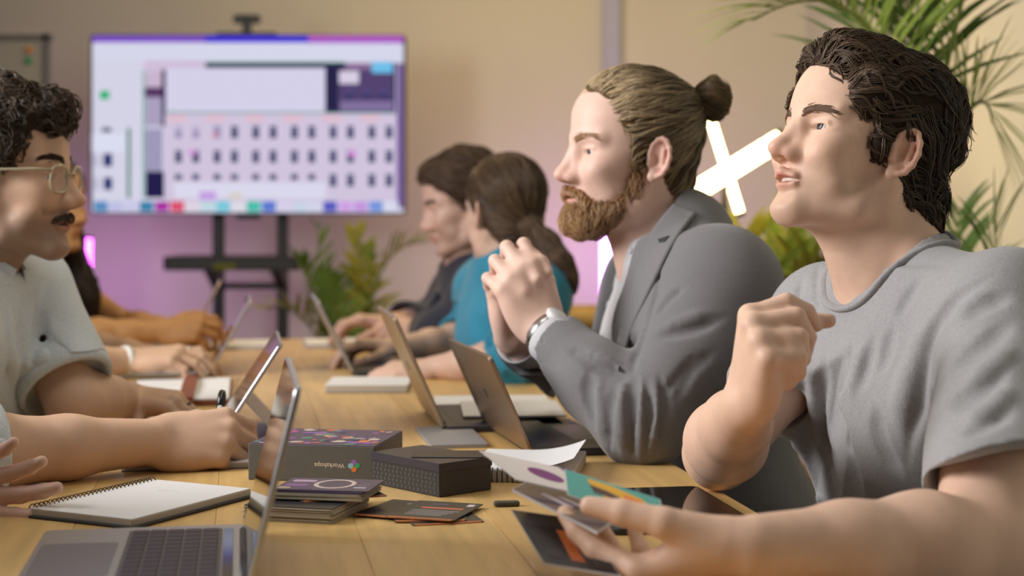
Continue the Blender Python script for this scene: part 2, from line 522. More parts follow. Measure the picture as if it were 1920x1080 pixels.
for (px, D, nm) in ((1141, DV, 'violet'), (158, 6.3, 'magenta')):
    p = P(px, 400, D); zb = P(px, 575 if nm == 'violet' else 655, D)[2]
    o = empty('lamp_foot', (p[0], p[1], 0)); tag(o, 'dark foot and rod holding the %s light tube' % nm, 'stand')
    mb = MB(); mb.lathe([(0.02, 0), (0.11, 0), (0.11, 0.012), (0.02, 0.018)], (p[0], p[1], 0), 24); mb.build('base', BLACK, o, True)
    mb = MB(); mb.tube([(p[0], p[1], 0.01), (p[0], p[1], zb - 0.002)], 0.01, 8); mb.build('rod', BLACK, o)
def lamp_glow(name, loc, power, color, size=0.12):
    d = bpy.data.lights.new(name, 'POINT'); d.energy = power; d.color = color; d.shadow_soft_size = size
    o = bpy.data.objects.new(name, d); COL.objects.link(o); o.location = loc; o['kind'] = 'helper'
lamp_glow('violet_tube_light', P(1141, 500, DV) + [0, 0.12, 0], 5.5, (0.72, 0.34, 1.0))
lamp_glow('magenta_tube_light', P(150, 540, 6.3) + [0.0, 0.12, 0], 4.6, (0.82, 0.52, 1.0))
lamp_glow('warm_tube_light', P(1390, 350, DW) + [-0.04, 0.25, 0], 8, (1.0, 0.70, 0.30))

# ------------------------------------------------------------------ plants
LEAF = [mat('leaf_%d' % i, rgb(*c), 0.5, vary=0.25, vscale=15, spec=0.4) for i, c in enumerate(((112, 138, 56), (136, 156, 66), (92, 120, 50), (150, 148, 60)))]
STEM = mat('palm_stem', rgb(120, 128, 58), 0.6)
def frond(mb, stem, base, tip, up, n=26, leaf=0.30, width=0.016, seed=0, droop=0.10, side_ang=0.9, lo=0.25):
    """arching rib with a row of long leaflets on either side"""
    r = np.random.default_rng(seed)
    base, tip = np.asarray(base, float), np.asarray(tip, float)
    pts = bent(base, tip, np.asarray(up, float), 16)
    stem.tube(pts, np.linspace(0.007, 0.0018, 16), 6)
    tg = np.gradient(pts, axis=0); tg /= np.linalg.norm(tg, axis=1)[:, None]
    side0 = nrm(np.cross(tg[8], [0, 0, 1]) + 1e-6)
    for i in range(n):
        t = lo + (1 - lo) * (i + 0.5) / n
        k = t * 15; a = int(k); fr_ = k - a; b = min(a + 1, 15)
        p = pts[a] * (1 - fr_) + pts[b] * fr_; tt = tg[a]
        L = leaf * (0.45 + 0.75 * math.sin(math.pi * min(1, 0.18 + 0.80 * t))) * r.uniform(0.85, 1.1)
        for s_ in (1, -1):
            sd = side0 * s_
            nn = nrm(np.cross(sd, tt))
            if nn[2] < 0: nn = -nn
            d = nrm(tt * (1 - 0.55 * side_ang * (1 - t)) + sd * side_ang * (1.05 - 0.55 * t) + nn * 0.35 + r.normal(size=3) * 0.10)
            w = nrm(np.cross(d, nn))
            q_ = []
            for j, (u_, wd) in enumerate(((0, 0.5), (0.25, 1.0), (0.6, 0.85), (0.85, 0.45), (1.0, 0.02))):
                c_ = p + d * L * u_ - np.array([0, 0, 1]) * droop * (u_ ** 2) * L * 2.2
                q_.append(c_ + w * width * wd / 2 ); q_.append(c_ + nn * width * 0.16 * wd); q_.append(c_ - w * width * wd / 2)
            f_ = []
            for j in range(4):
                e = j * 3
                f_ += [(e, e + 1, e + 4, e + 3), (e + 1, e + 2, e + 5, e + 4)]
            mb.add(q_, f_)
def pot(root, x, y, r, h, m):
    mb = MB(); mb.lathe([(r * 0.1, 0), (r * 0.78, 0), (r * 0.82, 0.01), (r, h * 0.96), (r * 1.04, h), (r * 0.94, h), (r * 0.92, h * 0.9), (r * 0.1, h * 0.9)], (x, y, 0), 28); mb.build('pot', m, root, True)
def palm(x, y, label, fr, pr=0.17, ph=0.34, potcol=(196, 190, 182), leaf=0.3, width=0.016, mats=(0, 1, 2)):
    root = empty('potted_palm', (x, y, 0)); tag(root, label, 'plant', 'potted palms')
    pot(root, x, y, pr, ph, mat('pot_%d_%d_%d' % potcol, rgb(*potcol), 0.6))
    for i, (base, tip, up, n) in enumerate(fr):
        mb = MB(); sm = MB()
        frond(mb, sm, base, tip, up, n, leaf, width, i + int(abs(x) * 100))
        o = mb.build('frond', LEAF[mats[i % len(mats)]], root, True)
        sm.build('stalk', STEM, o, True)
    return root
XR, YR = 0.86, 3.25
def R_(px, py, D): return P(px, py, D)
b0 = np.array([XR, YR, 0.32])
crown = np.array([XR - 0.03, YR, 1.12])
palm(XR, YR, 'tall potted palm with arching fronds behind the man in the T-shirt', [
    (crown, R_(1412, 38, 3.15), (0.05, 0, 0.17), 30), (crown, R_(1592, -60, 3.3), (0.02, 0.02, 0.05), 30), (crown, R_(1730, -190, 3.35), (-0.01, 0.05, 0.02), 30),
    (crown, R_(1860, -190, 3.25), (0.0, 0, 0.04), 26), (crown, R_(1860, 230, 3.2), (0.03, 0, 0.10), 20),
    (b0, R_(1860, 400, 3.2), (0.05, 0, 0.08), 20),
    (b0, R_(1800, 395, 3.45), (0.0, 0.05, 0.03), 20)], leaf=0.27, width=0.011, mats=(1, 0, 2, 0))
XB, YB = 0.70, 4.35
b1 = np.array([XB, YB, 0.36])
palm(XB, YB, 'bushy potted palm lit yellow by the crossed light tubes', [
    (b1, R_(1395, 440, 4.2), (0.0, 0, 0.10), 20), (b1, R_(1440, 400, 4.35), (0, 0, 0.06), 20), (b1, R_(1500, 430, 4.3), (0, 0.05, 0.06), 20), (b1, R_(1560, 400, 4.4), (0, 0, 0.05), 20),
    (b1, R_(1600, 470, 4.3), (0, 0, 0.10), 18), (b1, R_(1440, 520, 4.1), (0, 0, 0.16), 18), (b1, R_(1540, 500, 4.1), (0, 0, 0.16), 18), (b1, R_(1470, 455, 4.2), (0, 0, 0.08), 20), (b1, R_(1420, 490, 4.3), (0, 0, 0.10), 18), (b1, R_(1520, 470, 4.4), (0, 0, 0.08), 18)], 0.16, 0.38, (150, 120, 80), 0.24, 0.013, (3, 1))
XC, YC = -0.50, 5.15
b2 = np.array([XC, YC, 0.40])
palm(XC, YC, 'potted palm with broad fronds beside the screen cart', [
    (b2, R_(600, 425, 5.1), (-0.04, 0, 0.05), 12), (b2, R_(662, 430, 5.2), (0.03, 0, 0.03), 12), (b2, R_(560, 490, 5.0), (-0.02, 0, 0.10), 12), (b2, R_(800, 455, 5.1), (-0.05, 0, 0.16), 14),
    (b2, R_(690, 470, 5.2), (0, 0, 0.02), 12), (b2, R_(500, 580, 5.0), (0, 0, 0.12), 10), (b2, R_(610, 520, 4.95), (0, 0, 0.06), 12)], 0.16, 0.42, (120, 90, 66), 0.14, 0.020, (0, 3))
# woven basket on the floor behind
bk = empty('woven_basket', P(1112, 500, 4.95) * [1, 1, 0]); tag(bk, 'tall woven basket behind the bearded man', 'basket')
c = P(1112, 500, 4.95)
for k in range(14):
    z = 0.03 + k * 0.056
    a = np.linspace(0, 2 * np.pi, 25)[:-1]
    mb = MB(); rr = 0.12 + 0.02 * math.sin(k / 13 * 3.1) + 0.004 * np.cos(a * 12 + (k % 2) * math.pi)
    mb.tube(np.stack([c[0] + rr * np.cos(a), c[1] + rr * np.sin(a), 0 * a + z], -1), 0.029, 6, True)
    mb.build('coil', mat('rattan', rgb(150, 122, 70), 0.8, vary=0.2, vscale=40), bk, True)
mb = MB(); mb.lathe([(0.01, 0), (0.12, 0), (0.12, 0.012), (0.01, 0.012)], (c[0], c[1], 0), 20); mb.build('base', mat('rattan', rgb(150, 122, 70), 0.8), bk)

# ------------------------------------------------------------------ smooth bodies: distance fields turned into one continuous mesh
f4 = np.float32
class Grid:
    def __init__(s, lo, hi, h, far=0.5):
        s.h = h
        s.lo = np.asarray(lo, float)
        n = np.ceil((np.asarray(hi, float) - s.lo) / h).astype(int) + 1
        s.ax = [(s.lo[i] + h * np.arange(n[i])).astype(f4) for i in range(3)]
        s.n = n
        s.d = np.full(tuple(n), far, f4)
    def reg(s, lo, hi):
        a = np.clip(np.floor((np.asarray(lo) - s.lo) / s.h).astype(int), 0, s.n)
        b = np.clip(np.ceil((np.asarray(hi) - s.lo) / s.h).astype(int) + 1, 0, s.n)
        if np.any(b <= a):
            return None
        sl = tuple(slice(int(a[i]), int(b[i])) for i in range(3))
        return sl, s.ax[0][sl[0]][:, None, None], s.ax[1][sl[1]][None, :, None], s.ax[2][sl[2]][None, None, :]
    def op(s, fn, lo, hi, k, cut=False, m=0.0):
        mg = k + 3 * s.h + m
        r = s.reg(np.asarray(lo) - mg, np.asarray(hi) + mg)
        if r is None:
            return
        sl, X, Y, Z = r
        a = s.d[sl]
        b = fn(X, Y, Z)
        if cut:
            b = -b
            if k > 0:
                t = np.maximum(k - np.abs(a - b), 0) / k
                s.d[sl] = np.maximum(a, b) + t * t * (k * 0.25)
            else:
                s.d[sl] = np.maximum(a, b)
        else:
            if k > 0:
                t = np.maximum(k - np.abs(a - b), 0) / k
                s.d[sl] = np.minimum(a, b) - t * t * (k * 0.25)
            else:
                s.d[sl] = np.minimum(a, b)
    def cone(s, a, b, ra, rb=None, k=0.01, cut=False, flat=None, m=0.0):
        """capsule from a to b whose radius runs from ra to rb; flat=(axis, factor) squeezes it"""
        a = np.asarray(a, float); b = np.asarray(b, float)
        rb = ra if rb is None else rb
        ab = b - a
        L = float(ab @ ab) + 1e-12
        R = max(ra, rb)
        def fn(X, Y, Z):
            px, py, pz = X - f4(a[0]), Y - f4(a[1]), Z - f4(a[2])
            t = np.clip((px * f4(ab[0]) + py * f4(ab[1]) + pz * f4(ab[2])) / f4(L), 0, 1)
            qx, qy, qz = px - t * f4(ab[0]), py - t * f4(ab[1]), pz - t * f4(ab[2])
            if flat is not None:
                n_, fs = flat
                dn = (qx * f4(n_[0]) + qy * f4(n_[1]) + qz * f4(n_[2])) * f4(1 / fs - 1)
                qx = qx + dn * f4(n_[0]); qy = qy + dn * f4(n_[1]); qz = qz + dn * f4(n_[2])
            d = np.sqrt(qx * qx + qy * qy + qz * qz) - (f4(ra) + t * f4(rb - ra))
            return d * f4(flat[1]) if flat is not None and flat[1] < 1 else d
        s.op(fn, np.minimum(a, b) - R, np.maximum(a, b) + R, k, cut, m)
    def chain(s, pts, rad, k=0.006, cut=False, flat=None):
        rad = np.broadcast_to(np.asarray(rad, float), (len(pts),))
        for i in range(len(pts) - 1):
            s.cone(pts[i], pts[i + 1], rad[i], rad[i + 1], k, cut, flat)
    def ell(s, c, r, R=None, k=0.01, cut=False, m=0.0):
        c = np.asarray(c, float); r = np.asarray(r, float)
        R = np.eye(3) if R is None else np.asarray(R, float)
        ext = np.sqrt(((R * r[None, :]) ** 2).sum(1))
        def fn(X, Y, Z):
            px, py, pz = X - f4(c[0]), Y - f4(c[1]), Z - f4(c[2])
            q0 = q1 = 0
            for j in range(3):
                u = px * f4(R[0, j]) + py * f4(R[1, j]) + pz * f4(R[2, j])
                q0 = q0 + u * u * f4(1 / r[j] ** 2)
                q1 = q1 + u * u * f4(1 / r[j] ** 4)
            k0 = np.sqrt(q0) + f4(1e-6)
            return k0 * (k0 - 1) / (np.sqrt(q1) + f4(1e-6))
        s.op(fn, c - ext, c + ext, k, cut, m)
    def obox(s, c, half, R, k=0.004, cut=False):
        c = np.asarray(c, float); half = np.asarray(half, float); R = np.asarray(R, float)
        ext = (np.abs(R) * half[None, :]).sum(1)
        def fn(X, Y, Z):
            px, py, pz = X - f4(c[0]), Y - f4(c[1]), Z - f4(c[2])
            d = None
            for j in range(3):
                u = np.abs(px * f4(R[0, j]) + py * f4(R[1, j]) + pz * f4(R[2, j])) - f4(half[j])
                d = u if d is None else np.maximum(d, u)
            return d
        s.op(fn, c - ext, c + ext, k, cut)
    def plane(s, p, n, k=0.004, lo=None, hi=None):
        """cut away the side the normal points to, inside the box lo..hi"""
        p = np.asarray(p, float); n = nrm(n)
        def fn(X, Y, Z):
            return -((X - f4(p[0])) * f4(n[0]) + (Y - f4(p[1])) * f4(n[1]) + (Z - f4(p[2])) * f4(n[2]))
        lo = s.lo if lo is None else lo
        hi = s.lo + s.n * s.h if hi is None else hi
        r = s.reg(lo, hi)
        if r is None:
            return
        sl, X, Y, Z = r
        a = s.d[sl]; b = -fn(X, Y, Z)
        if k > 0:
            t = np.maximum(k - np.abs(a - b), 0) / k
            s.d[sl] = np.maximum(a, b) + t * t * (k * 0.25)
        else:
            s.d[sl] = np.maximum(a, b)
    def warp(s, amp, freq, seed=0, aniso=(1, 1, 1)):
        """gentle uneven relief added everywhere (cloth, hair)"""
        r = np.random.default_rng(seed)
        X, Y, Z = s.ax[0][:, None, None], s.ax[1][None, :, None], s.ax[2][None, None, :]
        w = 0
        for i in range(5):
            k = nrm(r.normal(size=3)) * np.asarray(aniso) * freq * r.uniform(0.6, 1.6)
            w = w + np.sin(X * f4(k[0]) + Y * f4(k[1]) + Z * f4(k[2]) + f4(r.uniform(0, 6.28)))
        s.d += f4(amp / 2.2) * w
    def sample(s, p):
        q = (np.asarray(p) - s.lo) / s.h
        q = np.clip(q, 0, s.n - 1.001)
        i = q.astype(int); t = q - i
        x, y, z = i.T
        d = s.d
        tx, ty, tz = t.T
        c00 = d[x, y, z] * (1 - tx) + d[x + 1, y, z] * tx
        c10 = d[x, y + 1, z] * (1 - tx) + d[x + 1, y + 1, z] * tx
        c01 = d[x, y, z + 1] * (1 - tx) + d[x + 1, y, z + 1] * tx
        c11 = d[x, y + 1, z + 1] * (1 - tx) + d[x + 1, y + 1, z + 1] * tx
        return (c00 * (1 - ty) + c10 * ty) * (1 - tz) + (c01 * (1 - ty) + c11 * ty) * tz
    def grad(s, p):
        p = np.asarray(p); e = s.h * 1.5
        g = np.stack([s.sample(p + e * np.eye(3)[i]) - s.sample(p - e * np.eye(3)[i]) for i in range(3)], -1)
        return g / (np.linalg.norm(g, axis=1)[:, None] + 1e-9)
    def snap(s, p, off=0.0, it=3):
        for _ in range(it):
            d = s.sample(p)
            p = p - np.clip(d - off, -0.02, 0.02)[:, None] * s.grad(p)
        return p
    def hit(s, pix):
        """first points of the surface behind the photo pixels pix"""
        pix = np.asarray(pix, float)
        dirs = np.stack([(pix[:, 0] - 960) / FPX, np.ones(len(pix)), (HORIZON - pix[:, 1]) / FPX], -1)
        t = np.full(len(pix), s.lo[1] + s.h)
        o = np.array([0, 0, CAMZ])
        done = np.zeros(len(pix), bool)
        end = s.lo[1] + (s.n[1] - 2) * s.h
        for _ in range(int((s.n[1]) * 1.2)):
            d = s.sample(o + dirs * t[:, None])
            done |= d < 0
            t = np.where(done | (t > end), t, t + s.h * 0.9)
            if done.all():
                break
        ok = done.copy()
        for _ in range(6):
            d = s.sample(o + dirs * t[:, None])
            t = np.where(ok, t + np.clip(d, -s.h, s.h) * 0.7, t)
        return o + dirs * t[:, None], ok
    def draw(s, pix, r, depth, ridge=False, k=None):
        """fold traced on the surface: a groove (or ridge) along a pixel line"""
        pix = np.asarray(pix, float)
        L = np.r_[0, np.cumsum(np.linalg.norm(np.diff(pix, axis=0), axis=1))]
        m = max(4, int(L[-1] / 14))
        u = np.linspace(0, L[-1], m)
        pp = np.stack([np.interp(u, L, pix[:, i]) for i in range(2)], -1)
        pp[1:-1] = (pp[:-2] + 2 * pp[1:-1] + pp[2:]) / 4
        w, ok = s.hit(pp)
        if ok.sum() < 2:
            return
        w = w[ok]
        nn = s.grad(w)
        tt = np.linspace(0, 1, len(w))
        taper = np.clip(np.minimum(tt, 1 - tt) * 4, 0.15, 1)
        if ridge:
            c = w + nn * (depth - r)
        else:
            c = w + nn * (r - depth)
        for i in range(len(w) - 1):
            s.cone(c[i], c[i + 1], r * taper[i], r * taper[i + 1], r * 0.8 if k is None else k, cut=not ridge)
    def mesh(s):
        return surface_nets(s.d, s.lo, s.h)

def surface_nets(d, lo, h):
    s = d < 0
    c = (s[:-1, :-1, :-1].astype(np.int8) + s[1:, :-1, :-1] + s[:-1, 1:, :-1] + s[1:, 1:, :-1]
         + s[:-1, :-1, 1:] + s[1:, :-1, 1:] + s[:-1, 1:, 1:] + s[1:, 1:, 1:])
    act = (c > 0) & (c < 8)
    ii = np.argwhere(act)
    idx = np.full(act.shape, -1, np.int32)
    idx[act] = np.arange(len(ii))
    off = np.array([[a, b, e] for a in (0, 1) for b in (0, 1) for e in (0, 1)])
    val = np.stack([d[ii[:, 0] + o[0], ii[:, 1] + o[1], ii[:, 2] + o[2]] for o in off], -1)
    acc = np.zeros((len(ii), 3)); cnt = np.zeros(len(ii))
    for a in range(8):
        for b in range(a + 1, 8):
            if np.abs(off[a] - off[b]).sum() != 1:
                continue
            va, vb = val[:, a], val[:, b]
            x = (va < 0) != (vb < 0)
            t = np.where(x, va / np.where(x, va - vb, 1), 0)
            acc += np.where(x[:, None], off[a] + t[:, None] * (off[b] - off[a]), 0)
            cnt += x
    v = lo + h * (ii + acc / cnt[:, None])
    quads = []
    for ax in range(3):
        s0 = [slice(None)] * 3; s1 = [slice(None)] * 3
        s0[ax] = slice(0, -1); s1[ax] = slice(1, None)
        o1, o2 = (ax + 1) % 3, (ax + 2) % 3
        e = s[tuple(s0)] != s[tuple(s1)]
        m = np.zeros_like(e)
        inner = [slice(None)] * 3
        inner[o1] = slice(1, -1); inner[o2] = slice(1, -1)
        m[tuple(inner)] = e[tuple(inner)]
        p = np.argwhere(m)
        if not len(p):
            continue
        flip = s[tuple(p.T)]
        def cell(a, b):
            q = p.copy(); q[:, o1] -= a; q[:, o2] -= b
            return idx[tuple(q.T)]
        q = np.stack([cell(1, 1), cell(0, 1), cell(0, 0), cell(1, 0)], -1)
        q[~flip] = q[~flip][:, ::-1]
        quads.append(q)
    quads = np.concatenate(quads)
    return v, quads

def merge(parts):
    V = []; Q = []; n = 0
    for v, q in parts:
        V.append(v); Q.append(q + n); n += len(v)
    return np.concatenate(V), np.concatenate(Q)

def strands(paths, rad, taper=True):
    """paths (n, m, 3) -> three sided tapered strands as arrays"""
    n, m, _ = paths.shape
    tg = np.gradient(paths, axis=1)
    tg /= np.linalg.norm(tg, axis=2)[..., None] + 1e-12
    ref = nrm([0.31, 0.77, 0.55])
    u = np.cross(tg, ref); u /= np.linalg.norm(u, axis=2)[..., None] + 1e-12
    w = np.cross(tg, u)
    t = np.linspace(0, 1, m)
    rr = np.asarray(rad).reshape(-1, 1) * (1 - 0.85 * t ** 2)[None, :] if taper else np.asarray(rad).reshape(-1, 1) * np.ones(m)[None]
    vs = []
    for k in range(3):
        a = 2 * np.pi * k / 3
        vs.append(paths + rr[..., None] * (math.cos(a) * u + math.sin(a) * w))
    V = np.stack(vs, 2).reshape(-1, 3)
    base = (np.arange(n) * m * 3)[:, None, None]
    i = (np.arange(m - 1) * 3)[None, :, None]
    k = np.arange(3)[None, None, :]
    k2 = (k + 1) % 3
    q = np.stack([base + i + k, base + i + k2, base + i + 3 + k2, base + i + 3 + k], -1).reshape(-1, 4)
    return V, q

# ------------------------------------------------------------------ people
class Frame:
    def __init__(s, o, R, sc=1.0):
        s.o = np.asarray(o, float); s.R = np.asarray(R, float); s.s = sc
    def p(s, *l):
        l = np.asarray(l if len(l) == 3 else l[0], float)
        return s.o + s.s * (l @ s.R.T)
    def loc(s, w):
        return ((w - s.o) @ s.R) / s.s
    def v(s, *l):
        return np.asarray(l, float) @ s.R.T

def head_frame(eye_px, D, heading, pitch=0, roll=0, side=1, sc=1.0):
    """head placed so that the eye on the given side (+1 = own left) is seen at eye_px"""
    a, p, r = (math.radians(x) for x in (heading, pitch, roll))
    F0 = np.array([math.cos(a), math.sin(a), 0]); Z = np.array([0, 0, 1.0])
    F = F0 * math.cos(p) + Z * math.sin(p)
    U = -F0 * math.sin(p) + Z * math.cos(p)
    L = np.cross(U, F)
    L, U = L * math.cos(r) + U * math.sin(r), U * math.cos(r) - L * math.sin(r)
    R = np.stack([F, L, U], 1)
    e = np.array([0.076, 0.031 * side, 0]) * sc
    return Frame(P(eye_px[0], eye_px[1], D) - R @ e, R, sc)

SKIN = mat('skin', (0.6, 0.38, 0.28, 1), rough=0.5, attr=True, sss=0.12, vary=0.05, vscale=60, bump=0.12, bscale=900, spec=0.4)
EYE_W = mat('eye_white', rgb(215, 205, 200), rough=0.35)
EYE_I = mat('eye_iris', rgb(58, 66, 66), rough=0.35)
EYE_P = mat('eye_pupil', rgb(12, 12, 14), rough=0.1)
TEETH = mat('teeth', rgb(225, 215, 200), rough=0.3)

def face(g, F, hp):
    """skull, face and ears into grid g; F is the head frame, sizes in metres of a 0.235 m head"""
    s = F.s; R = F.R
    def E(c, r, k=0.012, cut=False, rot=None):
        g.ell(F.p(c), np.asarray(r) * s, R if rot is None else R @ rot, k * s, cut)
    def C(a, b, ra, rb, k=0.012, cut=False, flat=None):
        g.cone(F.p(a), F.p(b), ra * s, rb * s, k * s, cut, None if flat is None else (F.v(*flat[0]), flat[1]))
    jw = hp.get('jaw', 1.0); nl = hp.get('nose', 1.0); ch = hp.get('chin', 0.0)
    E((-0.018, 0, 0.036), (0.096, 0.074, 0.084), 0)
    E((0.024, 0, 0.042), (0.060, 0.061, 0.064), 0.03)
    E((0.026, 0, -0.018), (0.058, 0.056, 0.070), 0.03)
    E((0.050, 0, -0.058), (0.040, 0.036 * jw, 0.040), 0.02)
    E((0.028, 0, -0.074), (0.052, 0.046 * jw, 0.034), 0.02)
    for y in (1, -1):
        C((-0.014, y * 0.054 * jw, -0.046), (0.018, y * 0.047 * jw, -0.086), 0.014, 0.015, 0.02)
        C((0.018, y * 0.047 * jw, -0.086), (0.072, y * 0.012, -0.104), 0.015, 0.014, 0.02)
        E((0.054, y * 0.043, -0.020), (0.024, 0.019, 0.017), 0.02)
        C((0.080, y * 0.010, 0.020), (0.064, y * 0.047, 0.019), 0.010, 0.008, 0.014)
    E((0.078 + ch, 0, -0.100), (0.020, 0.022, 0.017), 0.016)
    # eye sockets and lids
    for y in (1, -1):
        E((0.094, y * 0.033, 0.000), (0.018, 0.018, 0.012), 0.014, True)
        E((0.0655, y * 0.031, 0.000), (0.0146, 0.0155, 0.0140), 0.005)
        E((0.083, y * 0.0325, -0.0008), (0.015, 0.0135, 0.0047), 0.0015, True)
        C((0.0790, y * 0.021, 0.0062), (0.0740, y * 0.043, 0.0045), 0.0024, 0.0024, 0.003)
        C((0.0765, y * 0.020, -0.0070), (0.0725, y * 0.042, -0.0068), 0.0022, 0.0024, 0.004)
        C((0.068, y * 0.036, -0.034), (0.050, y * 0.042, -0.060), 0.018, 0.016, 0.02)
    # nose
    C((0.081, 0, 0.012), (0.104, 0, -0.026), 0.0075, 0.0092, 0.012)
    E((0.1075 + 0.003 * (nl - 1), 0, -0.0335), (0.0125 * nl, 0.0120, 0.0105), 0.008)
    for y in (1, -1):
        E((0.0975, y * 0.0125, -0.0375), (0.0115, 0.0085, 0.0085), 0.007)
        E((0.1035, y * 0.0068, -0.0455), (0.0052, 0.0034, 0.0042), 0.002, True)
        C((0.086, y * 0.006, -0.006), (0.088, y * 0.013, -0.034), 0.008, 0.009, 0.012)
    # mouth
    op = hp.get('open', 0.0)
    C((0.0900, 0.016, -0.0640), (0.0965, 0, -0.0600), 0.0050, 0.0058, 0.006)
    C((0.0900, -0.016, -0.0640), (0.0965, 0, -0.0600), 0.0050, 0.0058, 0.006)
    C((0.0870, 0.015, -0.0700 - op * 0.5), (0.0930, 0, -0.0740 - op), 0.0050, 0.0066, 0.006)
    C((0.0870, -0.015, -0.0700 - op * 0.5), (0.0930, 0, -0.0740 - op), 0.0050, 0.0066, 0.006)
    E((0.094, 0, -0.0668 - op * 0.5), (0.020, 0.0215, 0.0016 + op * 0.55), 0.002, True)
    C((0.092, 0, -0.053), (0.094, 0, -0.047), 0.003, 0.003, 0.004, True)
    C((0.101, 0.014, -0.0875), (0.101, -0.014, -0.0875), 0.009, 0.009, 0.010, True)
    # ears
    for y in (1, -1):
        if y in hp.get('ears', (1, -1)):
            ca, sa = math.cos(y * 0.42), math.sin(y * 0.42)
            ct, st = math.cos(-0.2), math.sin(-0.2)
            Re = np.array([[ca, sa, 0], [-sa, ca, 0], [0, 0, 1.0]]) @ np.array([[ct, 0, st], [0, 1, 0], [-st, 0, ct]])
            o = np.array([-0.016, y * 0.0735, -0.014])
            def q(x, yy, z):
                return o + Re @ np.array([x, y * yy, z])
            E(q(0, 0.004, 0.002), (0.0165, 0.0050, 0.027), 0.005, False, Re)
            C(q(0.006, 0.000, 0.006), q(0.004, -0.008, -0.006), 0.010, 0.012, 0.006)
            an = np.radians([-25, 5, 35, 65, 90, 115, 145, 175, 205, 235, 262])
            rim = [q(0.0150 * math.cos(t) - 0.001, 0.007 + 0.005 * (1 - math.cos(t)) / 2, 0.0285 * math.sin(t) + 0.003) for t in an]
            for i in range(len(rim) - 1):
                C(rim[i], rim[i + 1], 0.0036, 0.0036, 0.003)
            E(q(0.004, 0.006, -0.026), (0.0075, 0.0048, 0.0085), 0.004, False, Re)
            E(q(0.000, 0.0125, 0.006), (0.0115, 0.0060, 0.0200), 0.003, True, Re)
            E(q(0.003, 0.0100, -0.002), (0.0070, 0.0080, 0.0090), 0.003, True, Re)
            C(q(-0.0075, 0.0085, -0.010), q(-0.006, 0.0085, 0.016), 0.0026, 0.0026, 0.003)
            C(q(0.011, 0.006, -0.002), q(0.010, 0.006, -0.008), 0.0045, 0.0040, 0.003)

def gs(x, s):
    return np.exp(-(x / s) ** 2)

def face_color(pl, base, hp):
    """skin colours by place on the head (head coordinates)"""
    x, y, z = pl.T
    c = np.repeat(np.asarray(base, float)[None, :3], len(pl), 0)
    red = 0.55 * gs(x - 0.108, 0.02) * gs(y, 0.02) * gs(z + 0.036, 0.016)
    red = red + 0.22 * gs(x - 0.07, 0.03) * gs(np.abs(y) - 0.04, 0.022) * gs(z + 0.03, 0.022)
    red = red + 0.55 * gs(x + 0.016, 0.024) * np.clip((np.abs(y) - 0.074) / 0.006, 0, 1) * gs(z + 0.01, 0.04)
    red = np.clip(red, 0, 1)[:, None]
    c = c * (1 - red * np.array([0.03, 0.28, 0.28]))
    op = hp.get('open', 0)
    lip = np.clip(1.25 * gs(z + 0.0668 + op * 0.5, 0.0098 + op * 0.7) ** 2 * gs(y, 0.0225) ** 2 * (x > 0.08), 0, 1)[:, None]
    c = c * (1 - lip) + lip * c * np.array([0.86, 0.52, 0.55])
    st = hp.get('stubble', 0)
    if st:
        m = np.clip((-0.046 - z) / 0.02, 0, 1) * np.clip((x + 0.02) / 0.02, 0, 1)
        m = np.maximum(m, gs(z + 0.052, 0.008) * (x > 0.075)) * (1 - lip[:, 0])
        m = (m * st)[:, None]
        c = c * (1 - m) + m * np.array(hp.get('stubble_col', (0.13, 0.09, 0.07)))
    fr = hp.get('freckle', 0)
    if fr:
        for (a, b, e) in hp.get('moles', []):
            d2 = ((pl - np.array([a, b, e])) ** 2).sum(1)
            c *= (1 - 0.6 * np.exp(-d2 / 0.0018 ** 2))[:, None]
    return c

class Person:
    def __init__(s, label, base, skin, group='people at the meeting table'):
        s.root = empty('person', base)
        tag(s.root, label, 'person', group)
        s.skin = np.asarray(skin, float)
        s.parts = []; s.cols = []
    def add(s, g, F=None, hp=None, extra=None):
        v, q = g.mesh()
        if F is not None:
            c = face_color(F.loc(v), s.skin, hp or {})
        else:
            c = np.repeat(s.skin[None, :3], len(v), 0)
        if extra is not None:
            c = extra(v, c)
        s.parts.append((v, q)); s.cols.append(c)
    def finish(s, name='body'):
        v, q = merge(s.parts)
        return fast_mesh(name, v, q, SKIN, s.root, np.concatenate(s.cols))
    def cloth(s, name, g, m, col=None):
        v, q = g.mesh()
        return fast_mesh(name, v, q, m, s.root, col)
    def eyes(s, F, gaze=(1, 0, 0), sides=(1, -1), iris=None):
        for y in sides:
            o = F.p(0.0655, y * 0.031, 0)
            gz = nrm(F.v(*nrm(gaze)))
            mb = MB()
            n = 14
            prof = [(0.0128 * F.s * math.sin(a), 0.0128 * F.s * math.cos(a)) for a in np.linspace(0.48, math.pi - 0.05, n)]
            zz = gz; xx = nrm(np.cross(zz, [0.3, 0.2, 0.9])); yy = np.cross(zz, xx)
            Rr = np.stack([xx, yy, zz], 1)
            mb.lathe(prof[::-1], o, 20, Rr)
            e = mb.build('eye', EYE_W, s.root, True)
            mi = MB()
            pi = [(0.0130 * F.s * math.sin(a), 0.0130 * F.s * math.cos(a)) for a in np.linspace(0.02, 0.50, 5)]
            mi.lathe(pi[::-1], o, 18, Rr)
            mi.build('iris', iris or EYE_I, e, True)
            mp = MB()
            pp = [(0.0132 * F.s * math.sin(a), 0.0132 * F.s * math.cos(a)) for a in np.linspace(0.02, 0.19, 3)]
            mp.lathe(pp[::-1], o, 12, Rr)
            mp.build('pupil', EYE_P, e, True)

